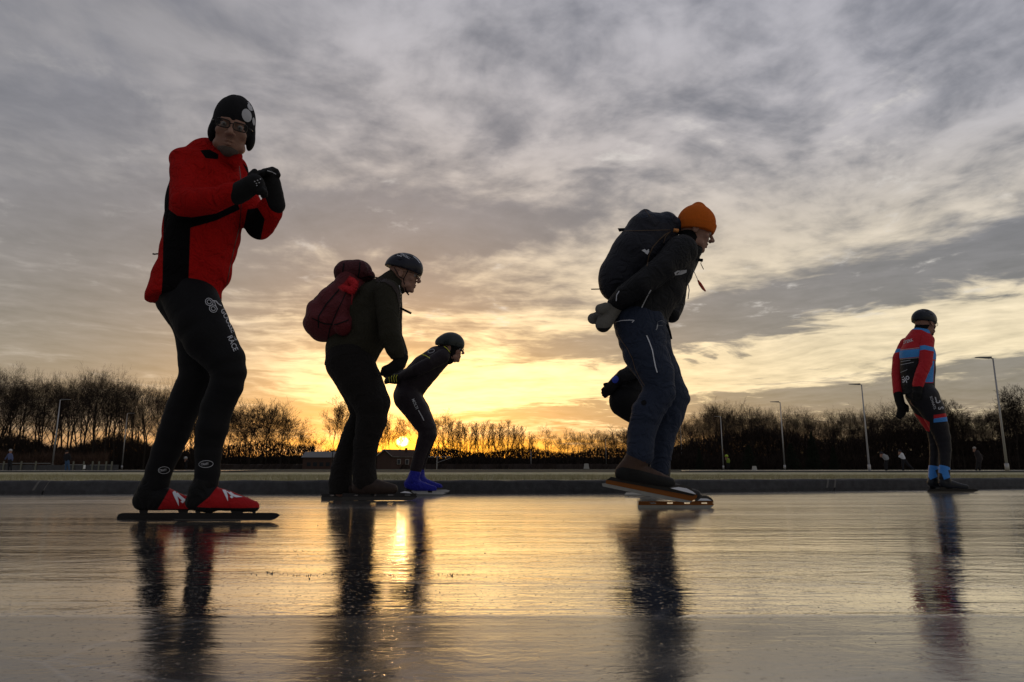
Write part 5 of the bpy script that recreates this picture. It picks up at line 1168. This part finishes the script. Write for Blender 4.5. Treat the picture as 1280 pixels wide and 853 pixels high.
helmet(p5, h5, mat('black_helmet', (0.005, 0.008, 0.014), .35, coat=.1), BLK, plane=(.018, -.10))
# ------------------------------------------------------------------ 6. the skater hidden behind the orange hat man's legs
p6 = Person(800, 620.4, 'crouching skater in black half hidden behind the legs of the man in the orange hat')
j6 = p6.solid('jacket', [([(784, 494, 20, 0), (798, 478, 19, 0), (818, 466, 16, 0)], 1.15), ([(818, 464, 10, -.14), (796, 463, 9.5, -.19), (779, 470, 8.5, -.18), (768, 478, 6.4, -.12)], 1.0), ([(818, 464, 10, .14), (790, 464, 9, .19), (772, 476, 7, .04)], 1.0)], BJK, h=.009, k=.02, disp=folds(.006, 20, 8))
p6.solid('trousers', [([(783, 502, 22, -.06), (800, 518, 17, -.08), (817, 533, 12, -.08), (812, 560, 10, -.08), (806, 590, 9, -.08)], 1.0), ([(784, 501, 21, .08), (803, 520, 16, .10), (820, 536, 12, .10), (816, 565, 10, .10), (810, 590, 9, .10)], 1.0)], BLK, h=.009, k=.02, disp=folds(.004, 24, 9))
stripe('trouser_piping', [(778, 484), (774, 496), (773.5, 508)], .6, [j6] , PRINT, j6, .004)
for d_, dx_ in ((-.08, 0), (.10, 6)):
    p6.solid('skate_boot', [([(806 + dx_, 588, 9, d_), (804 + dx_, 603, 9, d_), (812 + dx_, 608, 7.5, d_), (830 + dx_, 611, 5, d_)], 1.0)], BLK, h=.007, k=.012, cuts=[((780, 615), (860, 615), -1)])
    skate(p6, [(781 + dx_, 620.4), (780 + dx_, 618), (845 + dx_, 618), (842 + dx_, 620.4)], [(780.5 + dx_, 618.4), (783 + dx_, 615.8), (842 + dx_, 615.8), (846 + dx_, 617.6), (844 + dx_, 618.4)], [[(799 + dx_, 612), (808 + dx_, 612), (807 + dx_, 616), (800 + dx_, 616)]], d_, mat('pale_blade_tube', (0.40, 0.41, 0.44), .35, metal=.5), .014)
g6 = p6.solid('glove', [[(770, 477, 7, -.12), (764, 484, 6.8, -.11), (761, 487, 6, -.10)]] + fingers(760, 488, -.10, 155, 8, 12, 2.4, -6, .003, 75), GLOVE, h=.005, k=.005)
decal('wristband', [ellpoly(769, 474.5, 4.2, 4.8, 20)], [j6], mat('blue_wristband', (0.03, 0.06, 0.42), .5), j6, .004)
h6 = Head(p6, 829, 459, 0, (1, 0, -.5), (0, 0, 1), .95, neck=(816, 467, 0))
p6.body(h6, .013); h6.eyes(p6.root); beanie(p6, h6, HATM, plane=(.0, .3))
# ------------------------------------------------------------------ far skaters on the other straight
def far_person(px, Y, label, top, legs, ctop, cleg, chead, arms=(), head=(0, 0), name_top='jacket', vox=.03):
    """top/legs: chains in pixels relative to (px, 588); drawn standing on the far track"""
    q = Person(px, 588, label, 'distant skaters', Y0=Y); y0 = at(px, 588, Y); base = project([(y0.x, Y, 0)])[0][1]
    R = lambda ch: [(px + a, base + b, r) + tuple(e) for a, b, r, *e in ch]
    q.solid(name_top, [R(c) for c in top] + [R(c) for c in arms], mat('far_' + name_top + '_' + str(round(px)), ctop, .8), h=vox, k=.06)
    q.solid('trousers', [R(c) for c in legs], mat('far_trousers_' + str(round(px)), cleg, .8), h=vox, k=.04)
    F_ = Field(vox, .05); hx, hy = px + head[0], base + head[1]
    q.ellp(F_, hx, hy, 0, 2.0, 2.2, 2.4, 0); q.chain(F_, [(hx, hy, 1.3), (hx - .5, hy + 3, 1.5)])
    for pts, sy in q.limbs: q.chain(F_, pts, sy, None, 'u', .7)
    V, Q = F_.build(); mesh('body', V, Q, SKIN, q.root, True)
    F2 = Field(vox * .8, .02); q.ellp(F2, hx - .1, hy - .8, 0, 2.3, 2.5, 2.2, 0); V, Q = F2.build(); mesh('hat', V, Q, mat('far_hat_' + str(round(px)), chead, .8), q.root, True)
    return q
far_person(12.5, 52, 'far standing person in a blue jacket and pale hat, leftmost of all the people', [[(0, -20, 2.7), (0, -15, 2.8)]], [[(-.8, -14, 2.0), (-1.6, -6, 1.5), (-2, -.6, 1.2)], [(.8, -14, 2.0), (1.4, -6, 1.5), (1.6, -.6, 1.2)]], (.08, .10, .19), (.012, .012, .014), (.30, .31, .32), arms=[[(-2, -20, 1.3), (-4.5, -16.5, 1.1), (-6, -14.5, 1)], [(2, -20, 1.3), (3.2, -16, 1.1), (3, -13, 1)]], head=(.8, -24.6))
far_person(84, 53, 'far person in a black jacket and blue jeans standing near the left barrier', [[(0, -19, 3.2), (0, -14, 3.0)]], [[(-.9, -13, 2.0), (-1.6, -6, 1.5), (-2.2, -.6, 1.1)], [(.9, -13, 2.0), (1.8, -6, 1.5), (2.6, -.6, 1.1)]], (.010, .010, .012), (.035, .07, .13), (.012, .012, .013), arms=[[(-2.5, -20, 1.4), (-4, -16, 1.2), (-3, -13, 1)], [(2.5, -20, 1.4), (4, -16, 1.2), (3.4, -13, 1)]], head=(-.6, -23))
far_person(232, 92, 'tiny far skater in black seen between the legs of the red fleece man', [[(1.6, -10.5, 1.5), (.4, -7.5, 1.5)]], [[(.4, -7, 1.2), (-.2, -3.5, .9), (-1, -.4, .7)], [(.4, -7, 1.2), (1.4, -4, .9), (.8, -.4, .7)]], (.012, .012, .014), (.012, .012, .014), (.35, .35, .34), arms=[[(1.8, -10.5, .8), (3.6, -9.5, .6)]], head=(.2, -13.2), vox=.04)
far_person(909.5, 88, 'far skater with a yellow-green helmet and vest beside a lamp post', [[(0, -12.5, 1.9), (.4, -9, 1.8)]], [[(.2, -8, 1.3), (0, -4, 1.0), (-.6, -.4, .8)], [(.6, -8, 1.3), (1.4, -4, 1.0), (1.8, -.4, .8)]], (.18, .26, .04), (.012, .012, .014), (.32, .42, .05), arms=[[(1.4, -13, .9), (2.4, -10, .8), (1.8, -8, .7)]], head=(-1.2, -15.6), vox=.04)
far_person(1106, 53, 'far skater in a pale grey top bent forward, left of the white-topped skater', [[(-1.5, -18.5, 3.0), (1.8, -14.5, 2.8)]], [[(2, -13.5, 2.2), (.4, -8, 1.7), (1.4, -.6, 1.2)], [(2.4, -13, 2.2), (2.4, -7, 1.6), (2.6, -.6, 1.2)]], (.24, .25, .26), (.012, .012, .014), (.02, .02, .025), arms=[[(-1, -19, 1.3), (3, -18.5, 1.1), (4.6, -15, 1)]], head=(-4.2, -21))
far_person(1129, 53, 'far skater in a white top pushing one leg out behind', [[(-2.2, -20, 2.9), (.2, -15.5, 2.7)]], [[(0, -14, 2.2), (-.6, -8, 1.7), (0, -.6, 1.2)], [(.8, -14, 2.2), (6, -8, 1.6), (13.5, -1.2, 1.0)]], (.55, .57, .60), (.012, .012, .016), (.02, .02, .025), arms=[[(-3, -21, 1.3), (-5, -17.5, 1.0), (-2, -16, 1)]], head=(-4.2, -23.6))
far_person(1222, 50, 'far figure in a dark jacket and pale hat stooping forward at the right', [[(-.8, -22.5, 3.8), (1.8, -15.5, 3.9)], [(1.8, -15, 3.8), (1.6, -11.5, 3.5)]], [[(.4, -12, 2.4), (-.4, -6, 1.9), (-1.8, -.8, 1.4)], [(2.4, -12, 2.4), (2.6, -6, 1.9), (2.4, -.8, 1.4)]], (.022, .018, .020), (.014, .013, .014), (.26, .24, .22), arms=[[(1, -22, 1.7), (5.2, -19, 1.4), (5.6, -14, 1.2)]], head=(-4, -27.6))
# ------------------------------------------------------------------ ice chips
rn = np.random.RandomState(9)
def chips(name, label, pts, m):
    V = []; Fs = []
    for x, y, s in pts:
        c = ground(x, y); r = s * mpp(y, c.y); n = len(V)
        q = [(c.x + r * (rn.rand() - .5) * 2, c.y + r * (rn.rand() - .5), c.z + (r * rn.rand() * 1.2 if i > 2 else -.0005)) for i in range(5)]
        V += q; Fs += [(n, n+1, n+3), (n+1, n+2, n+4), (n+2, n, n+3), (n+3, n+4, n+1), (n+4, n+3, n+2), (n, n+2, n+1)]
    return tag(mesh(name, V, Fs, m), label, 'ice', kind='stuff')
pts = [(300 + 290 * rn.rand() ** .8, 718.5 + 1.2 * rn.randn() * .6 + (k % 9 == 0) * rn.randn() * 2, .4 + rn.rand() ** 2 * 1.0) for k in range(150)]
pts += [(340 + 6 * rn.randn(), 716.5 + rn.randn(), 1.4) for k in range(16)] + [(346 + 60 * rn.rand(), 720, 1.0) for k in range(30)]
pts += [(345 + 40 * rn.rand(), 689 + rn.randn() * .4, .6) for k in range(26)] + [(rn.rand() * 1280, 640 + 180 * rn.rand() ** 1.3, .35 + .5 * rn.rand()) for k in range(700)]
chips('ice_chips', 'small dark ice chips and skate shavings strewn over the ice', pts, mat('dirty_ice_chip', (0.10, 0.095, 0.085), .35, grain=.4))
chips('ice_splinters', 'upright splinters of ice on the near rink', [(564.5, 720.5, 3.0), (565.5, 719.5, 2.6), (387, 724, 2.0), (513, 719, 2.0)], mat('dark_splinter', (0.03, 0.028, 0.025), .5))
